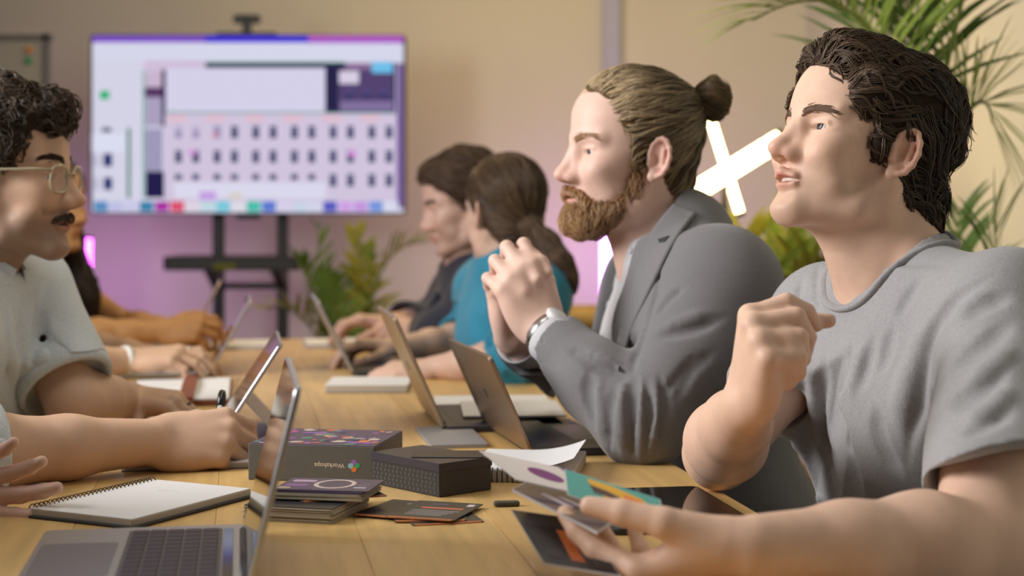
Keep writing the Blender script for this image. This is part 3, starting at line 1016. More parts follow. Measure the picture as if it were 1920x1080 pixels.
def torso(g, S, off=0.0, k=0.05, skin=False):
    """S: dict with L, R shoulders, N neck base, H hips, w width factor"""
    L, R, N, H = (np.asarray(S[i], float) for i in 'LRNH')
    w = S.get('w', 1.0)
    M = (L + R) / 2
    l = nrm(L - R); u = nrm(M - H); u = nrm(u - l * (u @ l)); f = np.cross(l, u)
    A = np.stack([f, l, u], 1)
    hw = np.linalg.norm(L - R) / 2
    g.ell(M - u * 0.115 + f * 0.012, (0.108 * w + off, hw * 0.93 + off, 0.165 + off), A, 0)
    g.ell(M * 0.42 + H * 0.58 + f * 0.015, (0.108 * w + off, hw * 0.80 + off, 0.17 + off), A, k)
    g.ell(H, (0.125 * w + off, hw * 0.92 + off, 0.12 + off), A, k)
    for a in (L, R):
        g.cone(N - u * 0.03, a, 0.050 + off, 0.050 + off, k)
        g.cone(N + u * 0.045, N * 0.35 + a * 0.65, 0.040 + off, 0.034 + off, k)
        g.ell(a, (0.056 + off, 0.052 + off, 0.056 + off), A, k * 0.8)
    for y in (1, -1):
        g.ell(M - u * 0.085 + f * 0.052 + l * y * hw * 0.42, (0.062 + off, hw * 0.50 + off, 0.075 + off), A, k)
    return A, M

def arm_bare(g, S, E, W, r=(0.050, 0.040, 0.047, 0.027), k=0.02, flat=None):
    """upper arm, elbow, forearm with its muscle, wrist"""
    S, E, W = (np.asarray(x, float) for x in (S, E, W))
    if S is not None:
        g.chain([S, S * 0.55 + E * 0.45, E], [r[0], r[0] * 0.98, r[1]], k)
    d = W - E
    g.chain([E, E + d * 0.28, E + d * 0.62, W], [r[1], r[2], r[2] * 0.80, r[3]], k)

FING = [(0.042, 0.026, 0.021), (0.047, 0.030, 0.022), (0.043, 0.028, 0.022), (0.034, 0.021, 0.019)]
FRAD = [(0.0104, 0.0096, 0.0087, 0.0072), (0.0106, 0.0098, 0.0088, 0.0073), (0.0102, 0.0093, 0.0084, 0.0070), (0.0091, 0.0082, 0.0074, 0.0062)]
JOINTS = []
def finger_ring(pr, i, t, m, r=None, stone=None):
    """ring round the first bone of finger i of the hand built last"""
    pts, fr = JOINTS[i]
    a, b = pts[0], pts[1]; d = nrm(b - a); c = a + (b - a) * t
    x_ = nrm(np.cross(d, [0.2, 0.3, 0.9])); R_ = np.stack([x_, np.cross(d, x_), d], 1)
    mb = MB(); mb.lathe([(fr * 0.96, -0.002), (fr * 1.10, -0.002), (fr * 1.13, 0), (fr * 1.10, 0.002), (fr * 0.96, 0.002)], c, 20, R_)
    return mb.build('ring', m, pr.root, True)

def hand(g, W, f, n, thumb, curls, spread=(6, 2, -3, -8), tdir=((0.55, 0.75, -0.35), (0.85, 0.45, -0.25), (0.9, 0.3, -0.3)), sc=1.0, k=0.0035, nails=None, fill=False):
    """W wrist, f towards the fingers, n out of the back of the hand, thumb=+1/-1 picks the side (cross(f, n)*thumb)"""
    W = np.asarray(W, float); f = nrm(f); n = np.asarray(n, float); n = nrm(n - f * (n @ f))
    l = np.cross(f, n) * thumb
    A = np.stack([f, l, n], 1)
    def q(a, b, c):
        return W + sc * (a * f + b * l + c * n)
    kb = [(0.092, 0.029, 0.000), (0.094, 0.0085, 0.0035), (0.087, -0.0115, 0.0025), (0.077, -0.0295, -0.002)]
    for i in range(4):
        g.cone(q(0.006, 0.016 - 0.0105 * i, 0), q(*kb[i]), 0.0150 * sc, 0.0118 * sc, 0.012 * sc)
    g.ell(q(0.048, 0.0, -0.005), np.array([0.046, 0.036, 0.014]) * sc, A, 0.012 * sc)
    g.ell(q(0.034, -0.026, -0.009), np.array([0.034, 0.013, 0.014]) * sc, A, 0.012 * sc)
    if fill:
        g.ell(q(0.066, -0.004, -0.028), np.array([0.030, 0.034, 0.020]) * sc, A, 0.008 * sc)
    tips = []; JOINTS.clear()
    for i in range(4):
        p = q(*kb[i]); ang = 0
        sp = math.radians(spread[i])
        pts = [p - n * 0.002 * sc]
        for j in range(3):
            ang += math.radians(curls[i][j])
            d = math.cos(ang) * (math.cos(sp) * f + math.sin(sp) * l) - math.sin(ang) * n
            p = p + d * FING[i][j] * sc
            pts.append(p)
        up = math.sin(ang) * f + math.cos(ang) * n
        tips.append((p, d, up)); JOINTS.append((pts, FRAD[i][0] * sc))
        for j in range(3):
            g.cone(pts[j], pts[j + 1], FRAD[i][j] * sc, FRAD[i][j + 1] * sc, (0.007 if j == 0 else k) * sc)
    p = q(0.022, 0.022, -0.008); pts = [p]
    for d, L in zip(tdir, (0.046, 0.034, 0.028)):
        d = nrm(d)
        p = p + (d[0] * f + d[1] * l + d[2] * n) * L * sc
        pts.append(p)
    g.cone(pts[0], pts[1], 0.0175 * sc, 0.0125 * sc, 0.014 * sc)
    g.cone(pts[1], pts[2], 0.0122 * sc, 0.0105 * sc, k * sc)
    g.cone(pts[2], pts[3], 0.0105 * sc, 0.0078 * sc, k * sc)
    if nails is not None:
        nails += [(t[0], t[1], t[2]) for t in tips]
    return q, pts, tips

def nail_color(tips, r=0.0062):
    def fn(v, c):
        for p, d, u in tips:
            w = v - (p + u * 0.006)
            m = np.exp(-((w @ d + 0.001) / 0.0065) ** 4 - ((w @ np.cross(d, u)) / 0.0048) ** 4) * np.clip(((v - p) @ u) / 0.003, 0, 1)
            c = c * (1 - m[:, None]) + m[:, None] * (c * 0.6 + np.array([0.30, 0.20, 0.17]))
        return c
    return fn

def legs(s, S, m, shoe_m, spread=0.09, knee=0.43, z_floor=0.0):
    """trousers and shoes of a seated person"""
    L, R, H = (np.asarray(S[i], float) for i in 'LRH')
    l = nrm((L - R) * np.array([1, 1, 0])); f = np.array([l[1], -l[0], 0])
    g = Grid(H - np.array([0.75, 0.75, H[2] + 0.02]), H + np.array([0.75, 0.75, 0.2]), 0.011)
    A = np.stack([f, l, [0, 0, 1]], 1)
    hw = np.linalg.norm(L - R) / 2
    g.ell(H, (0.135, hw * 0.97, 0.115), A, 0)
    for y in (1, -1):
        a = H + l * y * 0.085 - np.array([0, 0, 0.02]); b = H + l * y * spread + f * knee; b[2] = 0.50
        c = b + f * 0.02; c[2] = 0.09
        g.chain([a, b], [0.088, 0.066], 0.04)
        g.chain([b, c], [0.064, 0.050], 0.02)
    s.cloth('trousers', g, m)
    for y in (1, -1):
        b = H + l * y * spread + f * (knee + 0.02)
        gg = Grid(b - np.array([0.3, 0.3, b[2]]), b + np.array([0.3, 0.3, -b[2] + 0.14]), 0.008)
        b[2] = 0
        gg.cone(b - f * 0.05 + np.array([0, 0, 0.05]), b + f * 0.16 + np.array([0, 0, 0.035]), 0.045, 0.034, 0)
        gg.cone(b + np.array([0, 0, 0.10]), b + np.array([0, 0, 0.04]), 0.042, 0.04, 0.02)
        gg.plane((0, 0, 0.004), (0, 0, -1), 0)
        s.cloth('shoe', gg, shoe_m)

def patch(g, a_px, b_px, thick, n=10, m=22, lift=0.0):
    """sheet of cloth lying on surface g between two pixel lines; returns vertices and quads of a thin closed slab"""
    def along(px, m):
        px = np.asarray(px, float)
        L = np.r_[0, np.cumsum(np.linalg.norm(np.diff(px, axis=0), axis=1))]
        u = np.linspace(0, L[-1], m)
        return np.stack([np.interp(u, L, px[:, i]) for i in range(2)], -1)
    A, B = along(a_px, m), along(b_px, m)
    t = np.linspace(0, 1, n)[None, :, None]
    pix = A[:, None] * (1 - t) + B[:, None] * t
    w, ok = g.hit(pix.reshape(-1, 2))
    nn = g.grad(w)
    W = w.reshape(m, n, 3)
    for _ in range(2):
        W[1:-1] = (W[:-2] + 2 * W[1:-1] + W[2:]) / 4
    NN = nn.reshape(m, n, 3)
    top = W + NN * (thick + lift); bot = W - NN * 0.002
    v = np.concatenate([top.reshape(-1, 3), bot.reshape(-1, 3)])
    q = []
    k = m * n
    for i in range(m - 1):
        for j in range(n - 1):
            a, b, c, d = i * n + j, i * n + j + 1, (i + 1) * n + j + 1, (i + 1) * n + j
            q.append((a, d, c, b)); q.append((k + a, k + b, k + c, k + d))
    for i in range(m - 1):
        a, d = i * n, (i + 1) * n
        q.append((a, k + a, k + d, d))
        a, d = i * n + n - 1, (i + 1) * n + n - 1
        q.append((a, d, k + d, k + a))
    for j in range(n - 1):
        a, b = j, j + 1
        q.append((a, b, k + b, k + a))
        a, b = (m - 1) * n + j, (m - 1) * n + j + 1
        q.append((a, k + a, k + b, b))
    return v, np.array(q)

def sleeve_end(g, at, ax, rin, size=0.09, gap=0.003):
    """open a sleeve: cut it square at a point and hollow it out"""
    ax = nrm(ax); b = np.full(3, size)
    g.plane(at, ax, 0.003, at + ax * size * 0.75 - b, at + ax * size * 0.75 + b)
    g.cone(at - ax * 0.035, at + ax * 0.06, rin, rin + 0.003, 0.003, True)

def stool(x, y, top, label):
    r = empty('stool', (x, y, 0))
    tag(r, label, 'stool', 'stools at the meeting table')
    mb = MB(); mb.lathe([(0.02, top - 0.035), (0.165, top - 0.035), (0.175, top - 0.02), (0.172, top - 0.004), (0.15, top), (0.02, top)], (x, y, 0), 28)
    mb.build('seat', mat('stool_seat', rgb(60, 56, 52), 0.7), r, True)
    for k in range(4):
        a = math.pi / 4 + k * math.pi / 2
        mb = MB(); mb.tube([(x + 0.12 * math.cos(a), y + 0.12 * math.sin(a), top - 0.03), (x + 0.19 * math.cos(a), y + 0.19 * math.sin(a), 0.0)], 0.013, 8)
        mb.build('leg', mat('stool_leg', rgb(40, 40, 42), 0.4, 0.6), r)
    mb = MB(); a = np.linspace(0, 2 * np.pi, 25)[:-1]
    mb.tube(np.stack([x + 0.165 * np.cos(a), y + 0.165 * np.sin(a), 0 * a + 0.18], -1), 0.008, 6, True)
    mb.build('foot_ring', mat('stool_leg', rgb(40, 40, 42), 0.4, 0.6), r)
    return r

def hair_cap(F, h, r=(0.108, 0.087, 0.094), c=(-0.022, 0, 0.044), line=((0.078, 0.085), (0.012, -0.030), (-0.052, -0.100)), lo=(-0.19, -0.13, -0.16), hi=(0.14, 0.13, 0.19), ear=True):
    """closed hair volume around the skull, cut along the hairline seen from the side"""
    cs = np.array([F.p(x, y, z) for x in (lo[0], hi[0]) for y in (lo[1], hi[1]) for z in (lo[2], hi[2])])
    g = Grid(cs.min(0), cs.max(0), h)
    s = F.s
    g.ell(F.p(c), np.array(r) * s, F.R, 0, m=0.03)
    g.ell(F.p(-0.040, 0, -0.030), np.array((0.062, 0.066, 0.075)) * s, F.R, 0.03 * s, m=0.03)
    (ax, az), (bx, bz), (cx, cz) = line
    n1 = nrm([az - bz, 0, -(ax - bx)]); n2 = nrm([bz - cz, 0, -(bx - cx)])
    g.plane(F.p(ax, 0, az), F.v(*n1), 0.012 * s)
    g.plane(F.p(bx, 0, bz), F.v(*n2), 0.010 * s)
    if ear:
        for y in (1, -1):
            g.ell(F.p(-0.006, y * 0.088, -0.016), np.array((0.024, 0.020, 0.030)) * s, F.R, 0.006 * s, True)
    return g

def comb(g, F, roots, flow, steps, step, lift=0.002, wave=0.0, wfreq=60.0, jitter=0.25, seed=3, clump=0.0, lift_end=0.0):
    """strands that follow a flow field over the hair volume g"""
    r = np.random.default_rng(seed)
    n = len(roots)
    p = g.snap(roots, -0.001)
    out = [p]
    ph = r.uniform(0, 6.28, n)
    jit = r.normal(size=(n, 3)) * jitter
    lf = lift * r.uniform(0.3, 1.5, n)
    st = step * r.uniform(0.7, 1.3, n)
    for i in range(steps):
        pl = F.loc(p)
        d = flow(pl) + jit * 0.6
        w = (d @ F.R.T)
        nn = g.grad(p)
        w = w - nn * (w * nn).sum(1)[:, None] * 0.9
        w /= np.linalg.norm(w, axis=1)[:, None] + 1e-9
        sd = np.cross(nn, w)
        ph2 = ph * 0.25 + (pl[:, 0] * 31 + pl[:, 2] * 23 + pl[:, 1] * 17) if clump else ph
        w = w + sd * (wave * np.cos(ph2 + wfreq * step * i))[:, None]
        p = p + w * st[:, None]
        t = (i + 1) / steps
        p = g.snap(p, 0.0, 1)
        q = p + nn * (lf * (math.sin(min(t * 2.2, 1) * 1.57)) + lift_end * t * t)[:, None]
        out.append(q)
    return np.stack(out, 1)

def locks(guides, per, spread, seed, tip=0.35):
    """bundles of strands around guide strands, drawn together at the tips"""
    r = np.random.default_rng(seed)
    n, m, _ = guides.shape
    off = r.normal(size=(n, per, 1, 3)) * spread
    t = np.linspace(0, 1, m)[None, None, :, None]
    return (guides[:, None] + off * (1 - (1 - tip) * t)).reshape(n * per, m, 3)

def hair_mesh(name, paths, rad, m, parent, dark, light, seed=1, per=1, bright=None):
    """strands with a colour of their own each, between dark and light"""
    r = np.random.default_rng(seed)
    v, q = strands(paths, np.full(len(paths), rad))
    a = np.repeat(r.uniform(0, 1, (len(paths) + per - 1) // per), per)[:len(paths)] * 0.75 + r.uniform(0, 0.25, len(paths))
    if bright is not None:
        a = np.clip(a * 0.8 + bright(paths[:, 0]) * 0.6, 0, 1)
    c = np.asarray(dark)[None, :3] * (1 - a[:, None]) + np.asarray(light)[None, :3] * a[:, None]
    c = np.repeat(c, paths.shape[1] * 3, 0)
    o = fast_mesh(name, v, q, m, parent, c)
    o['kind'] = 'stuff'
    return o

HAIR = mat('hair_strand', (0.05, 0.035, 0.025, 1), rough=0.38, attr=True, spec=0.5)

def brow(F, side, col_m, parent, n=110, seed=1, rise=0.0, thick=1.0, g=None):
    r = np.random.default_rng(seed)
    t = r.uniform(0, 1, n)
    x = 0.0925 - 0.022 * t ** 1.6
    y = 0.012 + 0.036 * t
    z = 0.0205 + 0.006 * np.sin(t * 2.4) + r.normal(size=n) * 0.0026 * thick * (1 - 0.5 * t) + rise
    a = np.stack([x, y, z], -1)
    d = np.stack([-0.3 * np.ones(n) - 0.4 * t, 0.9 * np.ones(n), 0.5 - 0.9 * t], -1) + r.normal(size=(n, 3)) * 0.15
    d /= np.linalg.norm(d, axis=1)[:, None]
    pts = np.stack([a + d * u * 0.011 for u in (0, 0.5, 1.0)], 1)
    pts[:, :, 1] *= side
    W = F.p(pts.reshape(-1, 3))
    if g is not None:
        W = g.snap(W, 0.0006, 2)
    W = W.reshape(n, 3, 3)
    v, q = strands(W, np.full(n, 0.00042 * thick) * F.s)
    return fast_mesh('eyebrow', v, q, col_m, parent)

def pick(g, F, n, seed, test):
    """random points of the hair surface that pass test(head coordinates)"""
    v, q = g.mesh()
    r = np.random.default_rng(seed)
    i = r.integers(0, len(v), n * 3)
    w = v[i] + r.normal(size=(len(i), 3)) * 0.001
    w = w[test(F.loc(w))]
    return w[:n]

# ---- man in the grey T-shirt, holding cards
HAIR_DARK = mat('hair_dark_brown', rgb(52, 40, 31), rough=0.85, vary=0.35, vscale=90, spec=0.2)
HAIR_BROW = mat('hair_brow', rgb(112, 86, 68), rough=0.7)
DENIM_DARK = mat('trouser_dark', rgb(46, 48, 54), rough=0.85, bump=0.3, bscale=600)
SHOE = mat('shoe_black', rgb(28, 27, 27), rough=0.5)
TEE = mat('tee_grey_jersey', rgb(161, 161, 164), rough=0.92, vary=0.10, vscale=260, bump=0.35, bscale=700, sheen=0.2, detail=6)

SILVER = mat('silver', rgb(200, 200, 202), 0.25, 1.0)
def man_tee():
    skin = (0.80, 0.535, 0.40)
    F = head_frame((1538, 237), 1.915, 205, 14, 2, 1, 1.0)
    S = dict(L=P(1884, 602, 1.78), R=P(1552, 606, 2.12), N=P(1698, 548, 1.97), H=np.array([0.55, 2.02, 0.575]), w=1.0)
    pr = Person('man in a plain grey T-shirt looking up with a raised fist', (0.55, 2.02, 0), skin)
    hp = dict(open=0.0035, stubble=0.16, freckle=1, moles=[(0.066, 0.052, -0.052)], nose=1.12, jaw=1.03, ears=(1, -1))
    # head, neck, upper chest
    g = Grid((F.o - 0.165) * [1, 1, 0] + [0, 0, 0.945], F.o + np.array([0.165, 0.165, 0.14]), 0.0022)
    face(g, F, hp)
    N = S['N']
    g.cone(F.p(-0.030, 0, -0.045), N + [0, 0, 0.0], 0.053, 0.060, 0.03)
    A, M = torso(g, S, -0.011, 0.05)
    f, l, u = A.T
    # throat: sternomastoid cords and larynx
    for y in (1, -1):
        g.cone(F.p(-0.020, y * 0.052, -0.055), N + f * 0.070 + l * y * 0.012 - u * 0.035, 0.012, 0.010, 0.02)
    g.cone(F.p(0.012, 0, -0.085), N + f * 0.050 - u * 0.01, 0.030, 0.036, 0.03)
    pr.add(g, F, hp)
    gh = g
    # right arm: elbow on the table, raised fist
    E_R = np.array([0.252, 1.95, 0.786]); W_R = P(1402, 760, 1.705)
    ga = Grid((0.16, 1.55, 0.735), (0.46, 2.2, 1.05), 0.0026)
    arm_bare(ga, S['R'], E_R, W_R, (0.046, 0.040, 0.046, 0.029))
    nl = []
    hand(ga, W_R, (0.05, -0.46, 0.88), (-0.70, -0.45, 0.55), -1,
         [(72, 46, 26), (82, 66, 34), (88, 76, 38), (92, 80, 42)], (6, 2, -2, -6),
         ((0.72, 0.35, -0.60), (0.55, 0.05, -0.85), (0.20, -0.35, -0.85)), 1.02, k=0.002, nails=nl, fill=True)
    pr.add(ga, extra=nail_color(nl))
    # left arm: forearm along the table edge, hand holding cards
    E_L = P(1846, 1032, 1.535); W_L = P(1420, 1030, 1.42)
    gb = Grid((-0.01, 1.32, 0.725), (0.62, 1.85, 1.06), 0.0026)
    arm_bare(gb, S['L'], E_L, W_L, (0.055, 0.046, 0.052, 0.031))
    nl2 = []
    q, tp, tips = hand(gb, W_L, (-0.86, 0.30, -0.36), (0.0, -0.55, -0.80), 1,
         [(42, 16, 8), (43, 18, 10), (45, 20, 10), (47, 22, 12)], (2, 1, -1, -3),
         ((0.72, 0.62, -0.30), (0.84, 0.32, -0.42), (0.86, 0.25, -0.42)), 1.12, nails=nl2)
    finger_ring(pr, 2, 0.55, SILVER)
    pr.add(gb, extra=nail_color(nl2))
    pr.info = dict(q=q, tp=tp, tips=tips)
    pr.finish()
    pr.eyes(F, (1, 0.02, 0.10))
    # teeth behind the parted lips
    mb = MB()
    a = np.linspace(-0.017, 0.017, 9)
    mb.tube([F.p(0.0875 - 30 * y * y, y, -0.0668) for y in a], 0.0034, 8)
    mb.build('teeth', TEETH, pr.root, True)
    # T-shirt
    gt = Grid((0.22, 1.50, 0.46), (0.76, 2.33, 1.10), 0.0036)
    torso(gt, S, 0.007, 0.06)
    hemL = S['L'] * 0.29 + E_L * 0.71
    hemR = S['R'] * 0.42 + E_R * 0.58
    aL = nrm(E_L - S['L']); aR = nrm(E_R - S['R'])
    gt.cone(S['L'] + [0, 0, 0.005], hemL + aL * 0.06 + [0.014, 0, 0.01], 0.064, 0.080, 0.05)
    gt.cone(S['R'], hemR + aR * 0.05, 0.060, 0.058, 0.05)
    nL = nrm([0.12, -0.50, -0.86])
    bx = np.array([0.11, 0.11, 0.11])
    gt.plane(hemL, nL, 0.003, hemL + nL * 0.055 - bx, hemL + nL * 0.055 + bx)
    gt.plane(hemR, aR, 0.003, hemR + aR * 0.05 - bx * 0.9, hemR + aR * 0.05 + bx * 0.9)
    gt.cone(hemL - aL * 0.05 + [0.010, 0, 0.005], hemL + aL * 0.15, 0.056, 0.078, 0.004, True)
    gt.cone(hemR - aR * 0.05, hemR + aR * 0.02, 0.050, 0.051, 0.004, True)
    # folds traced from the photograph
    for line, r, d in (
        ([(1860, 520), (1790, 560), (1748, 620), (1728, 700), (1712, 800), (1702, 870)], 0.010, 0.006),
        ([(1600, 640), (1585, 700), (1575, 745)], 0.008, 0.004), ([(1640, 625), (1622, 690), (1612, 730)], 0.008, 0.004),
        ([(1672, 612), (1660, 665), (1650, 700)], 0.008, 0.004),
        ([(1545, 650), (1540, 760), (1555, 860), (1580, 960)], 0.010, 0.005), ([(1575, 760), (1590, 850), (1620, 940)], 0.010, 0.004),
        ([(1505, 690), (1510, 790), (1525, 900)], 0.010, 0.005), ([(1640, 760), (1650, 830), (1690, 900)], 0.012, 0.004),
        ([(1780, 690), (1840, 650), (1900, 600)], 0.012, 0.004), ([(1770, 760), (1830, 740), (1890, 690)], 0.012, 0.004),
        ([(1800, 820), (1850, 800), (1900, 760)], 0.010, 0.003), ([(1800, 600), (1850, 570), (1900, 550)], 0.010, 0.003),
        ([(1508, 500), (1500, 540), (1497, 575)], 0.006, 0.003), ([(1535, 495), (1530, 540), (1535, 590)], 0.006, 0.003),
        ([(1730, 520), (1700, 560), (1680, 600)], 0.008, 0.003)):
        gt.draw(line, r, d)
    for line, r, d in (
        ([(1760, 575), (1722, 640), (1700, 740), (1690, 820)], 0.012, 0.004), ([(1620, 640), (1603, 700), (1595, 750)], 0.007, 0.003),
        ([(1560, 690), (1560, 800), (1585, 900)], 0.009, 0.003), ([(1810, 720), (1860, 690), (1905, 645)], 0.010, 0.003),
        ([(1795, 790), (1850, 770), (1905, 720)], 0.010, 0.003), ([(1520, 700), (1528, 800), (1545, 890)], 0.009, 0.003)):
        gt.draw(line, r, d, True)
    gt.warp(0.0016, 55, 3)
    # neck opening with a ribbed band
    nc = N + f * 0.006 + u * 0.036
    rot = A @ np.array([[math.cos(0.45), 0, math.sin(0.45)], [0, 1, 0], [-math.sin(0.45), 0, math.cos(0.45)]])
    rr = np.array([0.080, 0.070, 0.085])
    a = np.linspace(0, 2 * np.pi, 60, endpoint=False)
    ring = nc + np.stack([np.cos(a) * rr[0], np.sin(a) * rr[1], 0 * a - 0.014], -1) @ rot.T
    ring = gt.snap(ring, 0.0, 6)
    gt.ell(nc + rot @ np.array([0, 0, 0.03]), (rr[0], rr[1], 0.09), rot, 0.003, True)
    ring = (np.roll(ring, 1, 0) + ring + np.roll(ring, -1, 0)) / 3
    pr.cloth('t_shirt', gt, TEE)
    mb = MB(); mb.tube(ring, 0.0075, 10, True, flat=0.6)
    mb.build('collar_band', TEE, pr.root, True)
    sh, ok = gt.hit([(1806, 447), (1818, 470), (1832, 500), (1860, 521)][1:])
    legs(pr, S, DENIM_DARK, SHOE)
    # hair: swept back waves, longer at the nape
    gr = hair_cap(F, 0.0032, r=(0.112, 0.088, 0.090), c=(-0.030, 0, 0.043), line=((0.072, 0.086), (0.012, -0.020), (-0.050, -0.100)))
    gr.ell(F.p(0.048, 0, 0.090), np.array((0.030, 0.050, 0.026)), F.R, 0.02, m=0.03)
    gr.ell(F.p(0.020, 0, 0.098), np.array((0.05, 0.055, 0.028)), F.R, 0.02, m=0.03)
    gr.ell(F.p(-0.084, 0, -0.070), np.array((0.045, 0.062, 0.060)), F.R, 0.03, m=0.03)
    for y in (1, -1):
        gr.ell(F.p(0.014, y * 0.066, -0.004), np.array((0.009, 0.009, 0.026)), F.R, 0.008, m=0.03)
        gr.ell(F.p(0.034, y * 0.060, 0.048), np.array((0.022, 0.022, 0.034)), F.R, 0.012, m=0.03)
    gr.warp(0.0035, 110, 5)
    v, qd = gr.mesh()
    hair = fast_mesh('hair', v, qd, HAIR_DARK, pr.root)
    def flow(p):
        x, y, z = p.T
        side = np.clip(np.abs(y) / 0.07, 0, 1)
        dx = -1.0 + 0.75 * np.clip((-x - 0.06) / 0.05, 0, 1)
        dz = 0.35 - 0.65 * side - 0.9 * np.clip((-x - 0.03) / 0.07, 0, 1) - 0.5 * np.clip((0.02 - z) / 0.05, 0, 1) * (x > -0.02)
        dy = 0.25 * np.sign(y) * (1 - side)
        return np.stack([dx, dy, dz], -1)
    dk, lt = (0.016, 0.011, 0.008), (0.115, 0.072, 0.042)
    br = lambda p: np.clip((F.loc(p)[:, 0] - 0.0) / 0.06, 0, 1)
    roots = np.concatenate([pick(gr, F, 900, 11, lambda p: (p[:, 2] > -0.12)), pick(gr, F, 420, 13, lambda p: (p[:, 0] > 0.025))])
    pa = comb(gr, F, roots, flow, 10, 0.0058, 0.004, 0.9, 100, 0.22, 4, 1.0)
    hair_mesh('hair_strands', locks(pa, 9, 0.0017, 8), 0.00062, HAIR, hair, dk, lt, 3, 9, br)
    roots = pick(gr, F, 160, 12, lambda p: (p[:, 0] < -0.088) & (p[:, 2] < 0.07))
    pa = comb(gr, F, roots, lambda p: np.repeat(np.array([[-0.5, 0, -0.9]]), len(p), 0), 9, 0.0050, 0.003, 1.3, 170, 0.5, 6, 0.0, 0.012)
    hair_mesh('nape_curls', locks(pa, 5, 0.0013, 9), 0.0006, HAIR, hair, dk, lt, 5, 5)
    for y in (1, -1):
        brow(F, y, HAIR_BROW, pr.root, 190, 2 + y, -0.006, 1.0, gh)
    return pr

MAN_TEE = man_tee()

# ---- bearded man in the grey blazer
WOOL = mat('blazer_grey_wool', rgb(116, 115, 118), rough=0.9, vary=0.10, vscale=420, bump=0.3, bscale=900, sheen=0.25, detail=5)
SHIRT_W = mat('shirt_pale_grey', rgb(196, 196, 200), rough=0.85, bump=0.15, bscale=800)
HAIR_BASE_B = mat('hair_base_blond', rgb(92, 72, 46), rough=0.85, vary=0.3, vscale=70, spec=0.2)
BEARD_BASE = mat('beard_base', rgb(138, 94, 58), rough=0.9, vary=0.3, vscale=120, spec=0.2)

